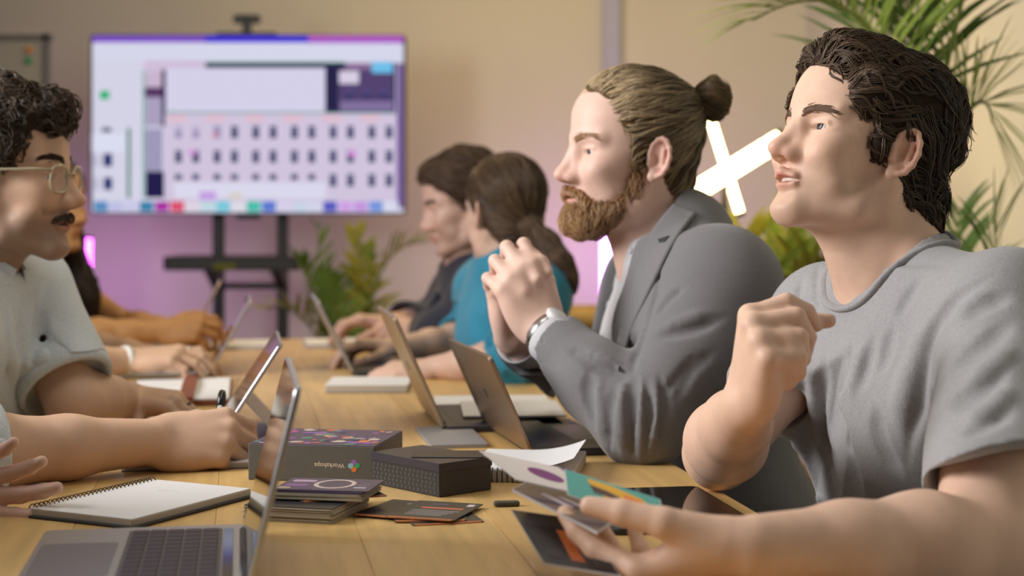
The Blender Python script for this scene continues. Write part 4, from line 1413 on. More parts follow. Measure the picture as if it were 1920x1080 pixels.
def man_blazer():
    skin = (0.76, 0.52, 0.43)
    F = head_frame((1105, 284), 2.425, 200, -1, 0, 1, 1.02)
    hp = dict(open=0.001, jaw=1.0, ears=(1, -1), nose=1.05)
    S = dict(L=P(1352, 540, 2.315), R=np.array([0.243, 2.665, 0.950]), N=P(1262, 505, 2.485), H=np.array([0.335, 2.53, 0.575]), w=1.06)
    pr = Person('bearded man in a grey blazer with his hair in a bun', (0.335, 2.53, 0), skin)
    g = Grid((F.o - 0.165) * [1, 1, 0] + [0, 0, 0.95], F.o + np.array([0.165, 0.165, 0.15]), 0.0026)
    face(g, F, hp)
    N = S['N']
    g.cone(F.p(-0.028, 0, -0.05), N - [0, 0, 0.03], 0.056, 0.062, 0.03)
    l0 = nrm(S['L'] - S['R']); f0 = np.array([l0[1], -l0[0], 0])
    g.cone(F.p(0.010, 0, -0.085), N + f0 * 0.045 - [0, 0, 0.03], 0.030, 0.036, 0.03)
    pr.add(g, F, hp)
    gh = g
    E_L = np.array([0.178, 2.195, 0.790]); W_L = P(1020, 622, 2.33)
    E_R = np.array([0.165, 2.665, 0.790]); W_R = P(962, 632, 2.41)
    ga = Grid((-0.13, 2.18, 0.84), (0.16, 2.52, 1.08), 0.0026)
    dl = W_L - E_L; drr = W_R - E_R
    ga.chain([E_L + dl * 0.6, W_L], [0.036, 0.029], 0.01)
    ga.chain([E_R + drr * 0.6, W_R], [0.036, 0.029], 0.01)
    hand(ga, W_R + [0.004, 0.0, 0.0], (-0.10, -0.22, 0.97), (-0.45, 0.88, 0.10), -1,
         [(38, 62, 25), (44, 62, 25), (48, 62, 25), (52, 62, 25)], (5, 2, -1, -4),
         ((0.85, 0.35, -0.35), (0.85, -0.10, -0.5), (0.6, -0.3, -0.7)), 1.0, 0.003)
    hand(ga, W_L, (-0.42, 0.10, 0.90), (0.20, -0.92, 0.30), 1,
         [(34, 78, 40), (36, 80, 40), (38, 80, 40), (40, 78, 40)], (10, 3, -4, -12),
         ((0.85, 0.4, -0.30), (0.85, -0.1, -0.4), (0.7, -0.3, -0.6)), 1.04, 0.003)
    pr.add(ga)
    pr.finish()
    pr.eyes(F, (1, 0.0, -0.05))
    # shirt with collar
    gs_ = Grid((0.0, 2.2, 0.5), (0.47, 2.82, 1.13), 0.0048)
    A, M = torso(gs_, dict(S, w=1.13), 0.009, 0.06)
    f, l, u = A.T
    gs_.chain([N + u * 0.02, N + u * 0.085 - f * 0.005], [0.078, 0.070], 0.02)
    gs_.plane(N + u * 0.072 + f * 0.0, u + f * 0.25, 0.003)
    gs_.cone(N - u * 0.02, F.p(-0.028, 0, -0.05), 0.060, 0.058, 0.004, True)
    pr.cloth('shirt', gs_, SHIRT_W)
    ps, ok = gs_.hit([(1182, 470), (1158, 515), (1140, 570), (1130, 630), (1126, 680)])
    for p in ps[ok]:
        mb = MB(); n_ = nrm(gs_.grad(p[None])[0]); x_ = nrm(np.cross(n_, [0, 0, 1])); 
        mb.lathe([(0.0005, -0.001), (0.0052, -0.001), (0.0055, 0.0012), (0.004, 0.002), (0.0005, 0.002)], p, 12, np.stack([x_, np.cross(n_, x_), n_], 1))
        mb.build('button', SHIRT_W, pr.root, True)
    # blazer
    gb = Grid((-0.06, 2.08, 0.48), (0.52, 2.86, 1.13), 0.0042)
    torso(gb, S, 0.020, 0.07)
    gb.chain([N + u * 0.01 - f * 0.02, N + u * 0.045 - f * 0.03], [0.078, 0.074], 0.03)
    for (Sh, E, W) in ((S['L'], E_L, W_L), (S['R'], E_R, W_R)):
        gb.chain([Sh, Sh * 0.5 + E * 0.5 + np.array([0.018, 0, 0]), E + [0.006, 0, 0.004]], [0.070, 0.068, 0.060], 0.05)
        d = W - E
        gb.chain([E, E + d * 0.45, E + d * 1.02], [0.058, 0.052, 0.044], 0.025)
    for (E, W) in ((E_L, W_L), (E_R, W_R)):
        d = nrm(W - E)
        sleeve_end(gb, W - d * 0.026, d, 0.037)
    v, q = patch(gb, [(1262, 385), (1226, 428), (1204, 480), (1182, 550), (1164, 620), (1152, 690)],
                 [(1304, 402), (1276, 436), (1252, 476), (1220, 545), (1184, 620), (1160, 695)], 0.0035)
    lap = fast_mesh('lapel', v, q, WOOL, pr.root)
    v, q = patch(gb, [(1236, 452), (1240, 458)], [(1258, 446), (1250, 456)], 0.0045, 4, 4)
    fast_mesh('painted_notch', v, q, mat('notch_shade', rgb(52, 54, 54), 0.9), lap)  # dark patch painting the shade of the lapel notch, no cut made
    # front opening and neck opening
    fc = lambda t: N * (1 - t) + S['H'] * t
    gb.chain([N + f * 0.11 - l * 0.02 + u * 0.03, fc(0.35) + f * 0.155 - l * 0.055, fc(0.75) + f * 0.17 - l * 0.055], [0.068, 0.064, 0.06], 0.006, True)
    gb.chain([N + f * 0.09 - l * 0.07 + u * 0.02, fc(0.35) + f * 0.13 - l * 0.12, fc(0.75) + f * 0.15 - l * 0.12], [0.06, 0.075, 0.075], 0.006, True)
    gb.obox(N + f * 0.105 - l * 0.062 - u * 0.16, (0.085, 0.122, 0.27), A, 0.008, True)
    gb.cone(N - u * 0.02 + f * 0.02, N + u * 0.15 + f * 0.04, 0.066, 0.075, 0.004, True)
    for line, r, d in (
        ([(1234, 505), (1226, 555), (1210, 605), (1198, 650), (1182, 705)], 0.008, 0.008),
        ([(1285, 540), (1255, 556), (1228, 592)], 0.007, 0.005), ([(1365, 592), (1300, 617), (1212, 636)], 0.007, 0.005),
        ([(1085, 672), (1130, 690), (1165, 699), (1198, 718)], 0.007, 0.006), ([(1152, 715), (1140, 770), (1146, 850)], 0.007, 0.006),
        ([(1190, 700), (1183, 765), (1192, 862)], 0.008, 0.008), ([(1212, 712), (1217, 780), (1207, 858)], 0.006, 0.006),
        ([(1105, 690), (1098, 735), (1118, 815)], 0.007, 0.005), ([(1236, 700), (1250, 770), (1232, 845)], 0.006, 0.005),
        ([(1060, 650), (1090, 662), (1128, 676)], 0.006, 0.004), ([(1310, 660), (1275, 705), (1240, 745)], 0.007, 0.004),
        ([(1350, 650), (1300, 690), (1262, 760)], 0.007, 0.003), ([(1155, 620), (1178, 616), (1198, 612)], 0.003, 0.003)):
        gb.draw(line, r, d)
    for line, r, d in (
        ([(1168, 705), (1160, 775), (1170, 860)], 0.008, 0.005), ([(1203, 708), (1200, 780), (1200, 862)], 0.007, 0.005),
        ([(1126, 695), (1120, 750), (1132, 835)], 0.008, 0.004), ([(1228, 705), (1234, 775), (1220, 850)], 0.006, 0.004),
        ([(1340, 582), (1280, 600), (1225, 618)], 0.008, 0.003), ([(1090, 655), (1130, 672), (1175, 690)], 0.007, 0.003)):
        gb.draw(line, r, d, True)
    gb.warp(0.0018, 45, 8)
    pr.cloth('blazer', gb, WOOL)
    # cuffs and watch
    for (E, W) in ((E_L, W_L), (E_R, W_R)):
        d = nrm(W - E)
        x_ = nrm(np.cross(d, [0, 0, 1])); R_ = np.stack([x_, np.cross(d, x_), d], 1)
        mb = MB()
        mb.lathe([(0.0345, -0.05), (0.0375, -0.05), (0.0380, -0.014), (0.0370, -0.012), (0.0345, -0.013), (0.034, -0.03)], W, 28, R_)
        mb.build('cuff', SHIRT_W, pr.root, True)
    d = nrm(W_L - E_L); x_ = nrm(np.cross(d, [0, 0, 1])); R_ = np.stack([x_, np.cross(d, x_), d], 1)
    wt = MB(); c = W_L - d * 0.006
    wt.lathe([(0.0300, -0.008), (0.0325, -0.008), (0.0330, 0.008), (0.0300, 0.008)], c, 28, R_)
    w = wt.build('watch', SILVER, pr.root, True)
    nf = nrm(np.array([0.55, -0.45, 0.7]) - d * (np.array([0.55, -0.45, 0.7]) @ d))
    mb = MB(); zz = nf; xx = nrm(np.cross(d, zz)); mb.lathe([(0.001, 0.029), (0.015, 0.029), (0.0155, 0.036), (0.013, 0.038), (0.001, 0.038)], c, 24, np.stack([xx, np.cross(zz, xx), zz], 1))
    mb.build('watch_face', mat('watch_dial', rgb(225, 226, 228), 0.3), w, True)
    legs(pr, S, mat('trouser_slate', rgb(52, 56, 64), 0.9), SHOE)
    # hair drawn back into a bun
    gr = hair_cap(F, 0.0036, r=(0.104, 0.081, 0.090), c=(-0.018, 0, 0.040), line=((0.074, 0.088), (0.010, -0.018), (-0.048, -0.085)))
    for y in (1, -1):
        gr.ell(F.p(0.014, y * 0.066, -0.010), np.array((0.010, 0.009, 0.026)), F.R, 0.01, m=0.03)
    gr.warp(0.0016, 120, 9)
    v, q = gr.mesh()
    hair = fast_mesh('hair', v, q, HAIR_BASE_B, pr.root)
    bc = P(1337, 184, 2.50); bl = F.loc(bc)
    base = F.p(bl[0] + 0.035, 0, bl[2] - 0.020)
    gn = Grid(bc - 0.06, bc + 0.06, 0.0024)
    gn.ell(bc, (0.029, 0.029, 0.031), F.R, 0)
    gn.cone(base, bc, 0.022, 0.020, 0.01)
    u_ = np.linspace(0, 4 * np.pi, 46)
    for i in range(45):
        rr = 0.0245
        p0, p1 = (bc + F.v(0.004 * math.sin(2 * a), rr * math.cos(a) * 0.95, rr * math.sin(a)) - F.v(0.008 * (a / 12 - 0.5), 0, 0) for a in (u_[i], u_[i + 1]))
        gn.cone(p0, p1, 0.0085, 0.0085, 0.003)
    gn.warp(0.0012, 260, 4)
    v, q = gn.mesh()
    bun = fast_mesh('bun', v, q, HAIR_BASE_B, pr.root)
    tb = F.loc(base)
    def flow(p):
        d = tb[None] - p
        return d / (np.linalg.norm(d, axis=1)[:, None] + 1e-6)
    dk, lt = (0.045, 0.030, 0.016), (0.60, 0.46, 0.28)
    br = lambda p: np.clip((F.loc(p)[:, 0] - 0.01) / 0.06, 0, 1)
    roots = np.concatenate([pick(gr, F, 1000, 21, lambda p: p[:, 2] > -0.10), pick(gr, F, 420, 22, lambda p: p[:, 0] > 0.02)])
    pa = comb(gr, F, roots, flow, 9, 0.0075, 0.003, 0.15, 60, 0.10, 7)
    hair_mesh('hair_strands', locks(pa, 6, 0.0016, 3), 0.0007, HAIR, hair, dk, lt, 4, 6, br)
    rb = pick(gn, F, 500, 23, lambda p: p[:, 0] < 9)
    pa = comb(gn, F, rb, lambda p: np.stack([0 * p[:, 0] + 0.15, -(p[:, 2] - bl[2]), p[:, 1] - bl[1]], -1) * 40, 7, 0.006, 0.002, 0.2, 60, 0.25, 5)
    hair_mesh('bun_strands', pa, 0.0008, HAIR, bun, dk, (0.30, 0.2, 0.10), 8)
    # beard and moustache
    ge = Grid(F.o - 0.165, F.o + 0.165, 0.0032)
    def E(c, r, k=0.015):
        ge.ell(F.p(c), np.array(r) * F.s, F.R, k, m=0.03)
    E((0.076, 0, -0.100), (0.033, 0.028, 0.025), 0)
    for y in (1, -1):
        ge.chain([F.p(0.012, y * 0.061, -0.030), F.p(0.014, y * 0.054, -0.060), F.p(0.040, y * 0.043, -0.084), F.p(0.076, y * 0.018, -0.102)],
                 np.array([0.006, 0.009, 0.016, 0.022]) * F.s, 0.015)
        ge.chain([F.p(0.099, y * 0.003, -0.0540), F.p(0.090, y * 0.019, -0.0620), F.p(0.080, y * 0.027, -0.0780)], np.array([0.0045, 0.006, 0.009]) * F.s, 0.006)
    E((0.056, 0, -0.102), (0.040, 0.030, 0.020))
    ge.ell(F.p(0.100, 0, -0.068), np.array((0.02, 0.020, 0.0085)), F.R, 0.004, True)
    ge.warp(0.0018, 200, 2)
    v, q = ge.mesh()
    beard = fast_mesh('beard', v, q, BEARD_BASE, pr.root)
    rb = pick(ge, F, 2600, 24, lambda p: p[:, 0] > -0.05)
    pa = comb(ge, F, rb, lambda p: np.stack([0.35 + 0 * p[:, 0], 0 * p[:, 0], -1 + 0 * p[:, 0]], -1), 5, 0.0045, 0.003, 0.3, 80, 0.5, 9, 0, 0.003)
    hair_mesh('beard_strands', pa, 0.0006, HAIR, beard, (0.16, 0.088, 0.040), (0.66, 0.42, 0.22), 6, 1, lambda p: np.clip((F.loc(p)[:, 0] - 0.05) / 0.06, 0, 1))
    for y in (1, -1):
        brow(F, y, mat('hair_brow_fair', rgb(150, 112, 78), 0.6), pr.root, 110, 5 + y, -0.003, 1.0, gh)
    return pr

MAN_BLAZER = man_blazer()

# ---- the others, with one common builder
def dress(pr, S, arms, m, name, off, h, sleeves, F, neck=(0.066, 0.062), folds=(), ridges=(), warp=(0.0018, 45, 1), collar=False, tilt=0.40):
    """shirt or sweater over torso and arms; sleeves: per arm the fraction 0..2 (1 = elbow, 2 = wrist)"""
    pts = [S['L'], S['R'], S['N'], S['H']] + [x for a in arms for x in (a[0], a[1], a[2])]
    lo = np.min(pts, 0) - 0.20; hi = np.max(pts, 0) + 0.20
    lo[2] = S['H'][2] - 0.13; hi[2] = S['N'][2] + 0.12
    g = Grid(lo, hi, h)
    A, M = torso(g, S, off, 0.06)
    f, l, u = A.T
    N = S['N']
    ends = []
    for (Sh, E, W), t, ra in zip([a[:3] for a in arms], sleeves, [a[3] for a in arms]):
        Sh, E, W = (np.asarray(x, float) for x in (Sh, E, W))
        r0, r1, r2 = 0.052 * ra + off + 0.008, 0.046 * ra + off + 0.006, 0.036 * ra + off + 0.004
        if t <= 1:
            e = Sh + (E - Sh) * t; ax = nrm(E - Sh)
            g.chain([Sh, e + ax * 0.03], [r0, r1 + 0.008], 0.05)
            ends.append((e, ax, r1 - 0.002))
        else:
            g.chain([Sh, E], [r0, r1], 0.05)
            e = E + (W - E) * (t - 1); ax = nrm(W - E)
            g.chain([E, e + ax * 0.02], [r1, r1 + (r2 - r1) * (t - 1) + (0.006 if t < 1.7 else 0)], 0.025)
            ends.append((e, ax, r1 + (r2 - r1) * (t - 1) - 0.007))
    if collar:
        g.chain([N + u * 0.02, N + u * 0.058], [0.074, 0.068], 0.02)
        g.plane(N + u * 0.058 + f * 0.0, u * 1.0 + f * 0.35, 0.003)
    for e, ax, r in ends:
        sleeve_end(g, e, ax, r, 0.085)
    for line, r, d in folds:
        g.draw(line, r, d)
    for line, r, d in ridges:
        g.draw(line, r, d, True)
    if warp:
        g.warp(*warp)
    rot = A @ np.array([[math.cos(tilt), 0, math.sin(tilt)], [0, 1, 0], [-math.sin(tilt), 0, math.cos(tilt)]])
    nc = N + f * 0.01 + u * 0.06
    g.ell(nc + rot @ np.array([0, 0, 0.02]), (neck[0], neck[1], 0.085), rot, 0.003, True)
    pr.cloth(name, g, m)
    return g, A

def bare(pr, F, hp, S, arms, h, neck_r=0.055, hh=None):
    g = Grid((F.o - 0.165) * [1, 1, 0] + [0, 0, S['N'][2] - 0.10], F.o + np.array([0.165, 0.165, 0.15]), h)
    face(g, F, hp)
    l0 = nrm(S['L'] - S['R']); f0 = np.array([l0[1], -l0[0], 0])
    g.cone(F.p(-0.028, 0, -0.05), S['N'] - [0, 0, 0.03], neck_r * F.s, (neck_r + 0.005) * F.s, 0.03)
    g.cone(F.p(0.006, 0, -0.08), S['N'] + f0 * 0.04 - [0, 0, 0.03], 0.028 * F.s, 0.032 * F.s, 0.03)
    torso(g, S, -0.004, 0.05)
    pr.add(g, F, hp)
    for (Sh, E, W, ra, hd) in arms:
        E = np.asarray(E, float); W = np.asarray(W, float)
        q = W + nrm(hd['f']) * 0.19
        lo = np.min([E, W, q], 0) - 0.085; hi = np.max([E, W, q], 0) + 0.085
        ga = Grid(lo, hi, hh or h)
        if hd.get('upper'):
            ga = Grid(np.min([lo, np.asarray(Sh) - 0.08], 0), np.max([hi, np.asarray(Sh) + 0.08], 0), hh or h)
        r = np.array((0.050, 0.040, 0.045, 0.028)) * ra
        if hd.get('upper'):
            ga.chain([np.asarray(Sh, float), E], [r[0], r[1]], 0.02)
        d = W - E
        ga.chain([E, E + d * 0.28, E + d * 0.62, W], [r[1], r[2], r[2] * 0.80, r[3]], 0.02)
        rg = hd.get('ring')
        hand(ga, W, hd['f'], hd['n'], hd['t'], hd['c'], hd.get('sp', (6, 2, -3, -8)), hd.get('td', ((0.6, 0.7, -0.35), (0.85, 0.35, -0.35), (0.9, 0.1, -0.4))), hd.get('s', 1.0) * 1.0)
        if rg:
            finger_ring(pr, rg[0], 0.5, rg[1])
        pr.add(ga)
    pr.finish()
    return g

REST = [(22, 30, 16), (24, 32, 16), (26, 34, 16), (28, 34, 16)]

# ---- man with curly hair and clear glasses, writing
def man_denim():
    skin = (0.62, 0.40, 0.28)
    F = head_frame((91, 331), 2.37, 354, -2, 0, -1, 1.03)
    S = dict(L=np.array([-0.805, 2.565, 0.980]), R=np.array([-0.880, 2.225, 0.985]), N=np.array([-0.832, 2.42, 0.990]), H=np.array([-0.98, 2.42, 0.575]), w=1.0)
    pr = Person('man with curly dark hair and clear glasses in a pale denim shirt', (-0.95, 2.42, 0), skin)
    E_L = np.array([-0.664, 2.44, 0.784]); W_L = np.array([-0.636, 2.64, 0.773])
    E_R = np.array([-0.715, 1.915, 0.787]); W_R = P(288, 828, 2.10)
    hp = dict(stubble=0.58, open=0.002, jaw=1.0, nose=1.1, ears=(1, -1))
    arms = [(S['L'], E_L, W_L, 1.05, dict(f=(0.93, -0.30, -0.04), n=(0.05, -0.25, 0.95), t=1, upper=True, ring=(2, mat('ring_dark', rgb(40, 42, 40), 0.3, 0.6)), c=[(30, 45, 20), (34, 50, 20), (38, 52, 20), (42, 52, 20)])),
            (S['R'], E_R, W_R, 1.05, dict(f=(0.93, 0.30, 0.03), n=(0.05, -0.78, 0.62), t=-1, c=[(40, 42, 16), (50, 52, 22), (58, 58, 25), (64, 60, 26)], sp=(2, 0, -2, -4),
                                         td=((0.80, 0.45, -0.35), (0.95, 0.05, -0.35), (0.85, -0.25, -0.45)), s=1.06))]
    gh = bare(pr, F, hp, S, arms, 0.0026)
    pr.eyes(F, (1, 0.05, -0.02))
    DEN = mat('denim_pale', rgb(206, 216, 224), rough=0.92, vary=0.12, vscale=300, bump=0.4, bscale=800, sheen=0.2, detail=5)
    g, A = dress(pr, S, arms, DEN, 'denim_shirt', 0.014, 0.0042, (0.80, 1.30), F, collar=True,
          folds=[([(38, 560), (40, 650), (38, 740), (34, 820)], 0.006, 0.004), ([(60, 600), (90, 640), (130, 690)], 0.012, 0.006), ([(60, 680), (95, 720), (120, 750)], 0.012, 0.007),
                 ([(50, 740), (70, 780), (90, 800)], 0.010, 0.005), ([(70, 560), (75, 620), (62, 680)], 0.010, 0.005), ([(120, 700), (150, 715), (175, 735)], 0.006, 0.004)],
          ridges=[([(75, 650), (105, 690), (140, 720)], 0.012, 0.005), ([(20, 560), (22, 660), (20, 760)], 0.010, 0.004)], warp=(0.0022, 45, 21))
    # collar wings and the rolled cuffs
    f, l, u = A.T
    for y in (1, -1):
        mb = MB()
        a = S['N'] + u * 0.060 + l * y * 0.055 + f * 0.030; b = S['N'] + u * 0.035 + l * y * 0.012 + f * 0.092; c = S['N'] - u * 0.022 + l * y * 0.052 + f * 0.094; d = S['N'] + u * 0.022 + l * y * 0.085 + f * 0.035
        k = nrm(np.cross(b - a, c - a)) * 0.002
        mb.add([a - k, b - k, c - k, d - k, a + k, b + k, c + k, d + k], [(0, 1, 2, 3), (4, 7, 6, 5), (0, 4, 5, 1), (1, 5, 6, 2), (2, 6, 7, 3), (3, 7, 4, 0)])
        mb.build('collar_wing', DEN, pr.root)
    for (E, W, t) in ((S['L'], E_L, 0.80), (E_R, W_R, 0.26)):
        d = nrm(W - E); c = E + (W - E) * t
        x_ = nrm(np.cross(d, [0, 0, 1])); R_ = np.stack([x_, np.cross(d, x_), d], 1)
        k_ = 1.17 if t > 0.5 else 1.0
        mb = MB(); mb.lathe(np.array([(0.053, -0.026), (0.062, -0.024), (0.0655, 0.0), (0.064, 0.016), (0.057, 0.018), (0.054, 0.0)]) * [k_, 1], c, 30, R_)
        mb.build('rolled_cuff', DEN, pr.root, True)
    # silver ring with a dark stone on the far hand
    legs(pr, S, DENIM_DARK, SHOE)
    # curly hair
    gr = hair_cap(F, 0.0036, r=(0.112, 0.092, 0.096), c=(-0.022, 0, 0.048), line=((0.078, 0.082), (0.014, -0.010), (-0.045, -0.085)))
    gr.ell(F.p(0.060, 0, 0.094), np.array((0.034, 0.058, 0.032)), F.R, 0.02, m=0.03)
    gr.warp(0.005, 110, 15)
    v, q = gr.mesh()
    hair = fast_mesh('hair', v, q, HAIR_DARK, pr.root)
    roots = pick(gr, F, 1500, 31, lambda p: p[:, 2] > -0.09)
    fl = lambda p: np.stack([-0.3 + 0.9 * np.sin(p[:, 1] * 90 + p[:, 2] * 70), 0.9 * np.cos(p[:, 0] * 80), -0.5 + 0.8 * np.sin(p[:, 0] * 110)], -1)
    pa = comb(gr, F, roots, fl, 9, 0.0042, 0.006, 1.3, 230, 0.5, 14, 0.0, 0.004)
    hair_mesh('curls', locks(pa, 4, 0.0012, 5), 0.0007, HAIR, hair, (0.014, 0.010, 0.007), (0.10, 0.06, 0.035), 9, 4)
    # moustache and beard shadow
    r = np.random.default_rng(4)
    n = 300
    t = r.uniform(-1, 1, n)
    a = np.stack([0.0985 - 0.016 * t ** 2, 0.026 * t, -0.0545 - 0.007 * t ** 2 + r.normal(size=n) * 0.0018], -1)
    d = np.stack([0.15 + 0 * t, 0.6 * t, -1 + 0 * t], -1) + r.normal(size=(n, 3)) * 0.2
    pts = np.stack([a, a + d * 0.0035, a + d * 0.007], 1)
    W = gh.snap(F.p(pts.reshape(-1, 3)), 0.0016, 2).reshape(n, 3, 3)
    hair_mesh('moustache', W, 0.0007, HAIR, pr.root, (0.02, 0.013, 0.01), (0.09, 0.055, 0.035), 2)
    for y in (1, -1):
        brow(F, y, HAIR_DARK, pr.root, 150, 8 + y, 0.002, 1.2, gh)
    # clear glasses
    CL = mat('clear_acetate', rgb(206, 192, 165), 0.15, 0.0, trans=0.35)
    GL = mat('lens_glass', (1, 1, 1, 1), 0.02, 0.0, alpha=0.10, spec=0.6)
    gl = MB()
    for y in (1, -1):
        a = np.linspace(0, 2 * np.pi, 29)[:-1]
        sq = lambda c: np.sign(c) * np.abs(c) ** 0.75
        rim = [F.p(0.0965 - 0.006 * (abs(y * 0.034 + 0.0235 * sq(math.cos(t))) / 0.055) ** 2, y * 0.034 + 0.0235 * sq(math.cos(t)), -0.003 + 0.0195 * sq(math.sin(t))) for t in a]
        gl.tube(rim, 0.0024, 8, True)
        gl.tube([F.p(0.090, y * 0.058, 0.010), F.p(0.070, y * 0.071, 0.010), F.p(0.030, y * 0.0775, 0.008), F.p(-0.006, y * 0.079, 0.005), F.p(-0.024, y * 0.078, -0.012)], 0.0024, 8)
    gl.tube([F.p(0.098, 0.011, 0.004), F.p(0.101, 0, 0.006), F.p(0.098, -0.011, 0.004)], 0.0024, 8)
    gb = gl.build('glasses', CL, pr.root, True)
    for y in (1, -1):
        mb = MB()
        a = np.linspace(0, 2 * np.pi, 25)[:-1]
        ring = [F.p(0.0963, y * 0.034 + 0.0225 * np.sign(math.cos(t)) * abs(math.cos(t)) ** 0.75, -0.003 + 0.0185 * np.sign(math.sin(t)) * abs(math.sin(t)) ** 0.75) for t in a]
        mb.add(ring, [tuple(range(24))]); mb.build('lens', GL, gb)
    pr.info = dict(W_R=W_R)
    return pr
MAN_DENIM = man_denim()

# ---- person hidden behind him, only shoulder and arm in view
def person_cream():
    F = head_frame((40, 395), 3.12, 344, -6, 0, -1, 0.94)
    S = dict(L=np.array([-1.015, 3.30, 0.955]), R=np.array([-1.07, 2.99, 0.955]), N=np.array([-1.035, 3.15, 0.985]), H=np.array([-1.15, 3.15, 0.57]), w=0.9)
    pr = Person('person in a cream top reaching a braceleted arm over the table', (-1.15, 3.15, 0), (0.58, 0.38, 0.26))
    arms = [(S['R'], np.array([-0.905, 3.00, 0.785]), P(248, 674, 3.13), 0.86, dict(f=(0.95, 0.12, 0.10), n=(-0.05, -0.25, 0.95), t=-1, c=[(14, 30, 25), (22, 34, 22), (30, 40, 22), (36, 44, 22)], s=0.96, upper=True, ring=(0, SILVER))),
            (S['L'], np.array([-0.93, 3.42, 0.785]), np.array([-0.75, 3.36, 0.775]), 0.86, dict(f=(0.95, -0.1, 0.0), n=(0, 0, 1), t=1, c=REST, s=0.94, upper=True))]
    gh = bare(pr, F, dict(ears=(1, -1)), S, arms, 0.004, 0.047, 0.0032)
    pr.eyes(F)
    dress(pr, S, arms, mat('cream_knit', rgb(206, 192, 172), 0.95, bump=0.4, bscale=500), 'top', 0.008, 0.006, (0.6, 0.6), F)
    W = arms[0][2]; d = nrm(W - arms[0][1]); x_ = nrm(np.cross(d, [0, 0, 1])); R_ = np.stack([x_, np.cross(d, x_), d], 1)
    mb = MB(); c = W - d * 0.012
    mb.lathe([(0.026, -0.006), (0.0285, -0.005), (0.0285, 0.005), (0.026, 0.006)], c, 24, R_)
    b = mb.build('bracelet', mat('pearl_white', rgb(222, 224, 220), 0.3), pr.root, True)
    legs(pr, S, DENIM_DARK, SHOE)
    gr = hair_cap(F, 0.005, r=(0.106, 0.086, 0.092))
    v, q = gr.mesh(); fast_mesh('hair', v, q, HAIR_DARK, pr.root)
    return pr
person_cream()

# ---- woman with long dark hair
def woman_dark():
    F = head_frame((124, 387), 3.88, 338, -4, 0, -1, 0.93)
    S = dict(L=np.array([-1.205, 4.06, 0.95]), R=np.array([-1.28, 3.78, 0.95]), N=np.array([-1.215, 3.93, 0.975]), H=np.array([-1.30, 3.95, 0.57]), w=0.88)
    pr = Person('woman with long dark hair at the far end of the table', (-1.30, 3.95, 0), (0.42, 0.215, 0.085))
    arms = [(S['R'], np.array([-1.045, 3.80, 0.787]), P(305, 622, 3.86), 0.84, dict(f=(0.9, 0.1, 0.12), n=(0.1, -0.75, 0.6), t=-1, c=[(30, 40, 20), (34, 44, 20), (38, 44, 20), (42, 44, 20)], s=0.96, upper=True)),
            (S['L'], np.array([-1.01, 4.16, 0.787]), np.array([-0.85, 4.10, 0.775]), 0.84, dict(f=(0.95, -0.1, 0), n=(0, 0, 1), t=1, c=REST, s=0.92, upper=True))]
    bare(pr, F, dict(ears=(1, -1)), S, arms, 0.0045, 0.044, 0.0036)
    pr.eyes(F)
    dress(pr, S, arms, mat('black_top', rgb(34, 32, 34), 0.9), 'top', 0.008, 0.006, (0.55, 0.55), F)
    legs(pr, S, DENIM_DARK, SHOE)
    BLK = mat('hair_near_black', rgb(30, 22, 20), rough=0.55, vary=0.3, vscale=60, spec=0.4)
    gr = hair_cap(F, 0.005, r=(0.108, 0.088, 0.092), lo=(-0.22, -0.17, -0.52), hi=(0.18, 0.17, 0.19), ear=False, line=((0.074, 0.075), (0.030, -0.030), (-0.01, -0.12)))
    for y in (1, -1):
        gr.chain([F.p(-0.015, y * 0.070, 0.02), F.p(-0.01, y * 0.082, -0.10), F.p(0.035, y * 0.088, -0.24), F.p(0.055, y * 0.080, -0.44)], [0.035, 0.042, 0.048, 0.034], 0.03)
        gr.chain([F.p(-0.05, y * 0.06, 0.0), F.p(-0.06, y * 0.070, -0.14), F.p(-0.03, y * 0.075, -0.26), F.p(0.0, y * 0.070, -0.38)], [0.05, 0.05, 0.048, 0.03], 0.03)
    gr.warp(0.004, 90, 5, (1, 1, 0.3))
    v, q = gr.mesh(); hair = fast_mesh('hair', v, q, BLK, pr.root)
    roots = pick(gr, F, 900, 41, lambda p: p[:, 2] > -0.3)
    pa = comb(gr, F, roots, lambda p: np.stack([-0.35 * (p[:, 2] > 0.03), 0 * p[:, 0], -1 + 0 * p[:, 0]], -1), 8, 0.012, 0.004, 0.25, 40, 0.15, 3)
    hair_mesh('hair_strands', locks(pa, 3, 0.003, 5), 0.0012, HAIR, hair, (0.010, 0.007, 0.006), (0.06, 0.028, 0.016), 9, 3)
    return pr
woman_dark()

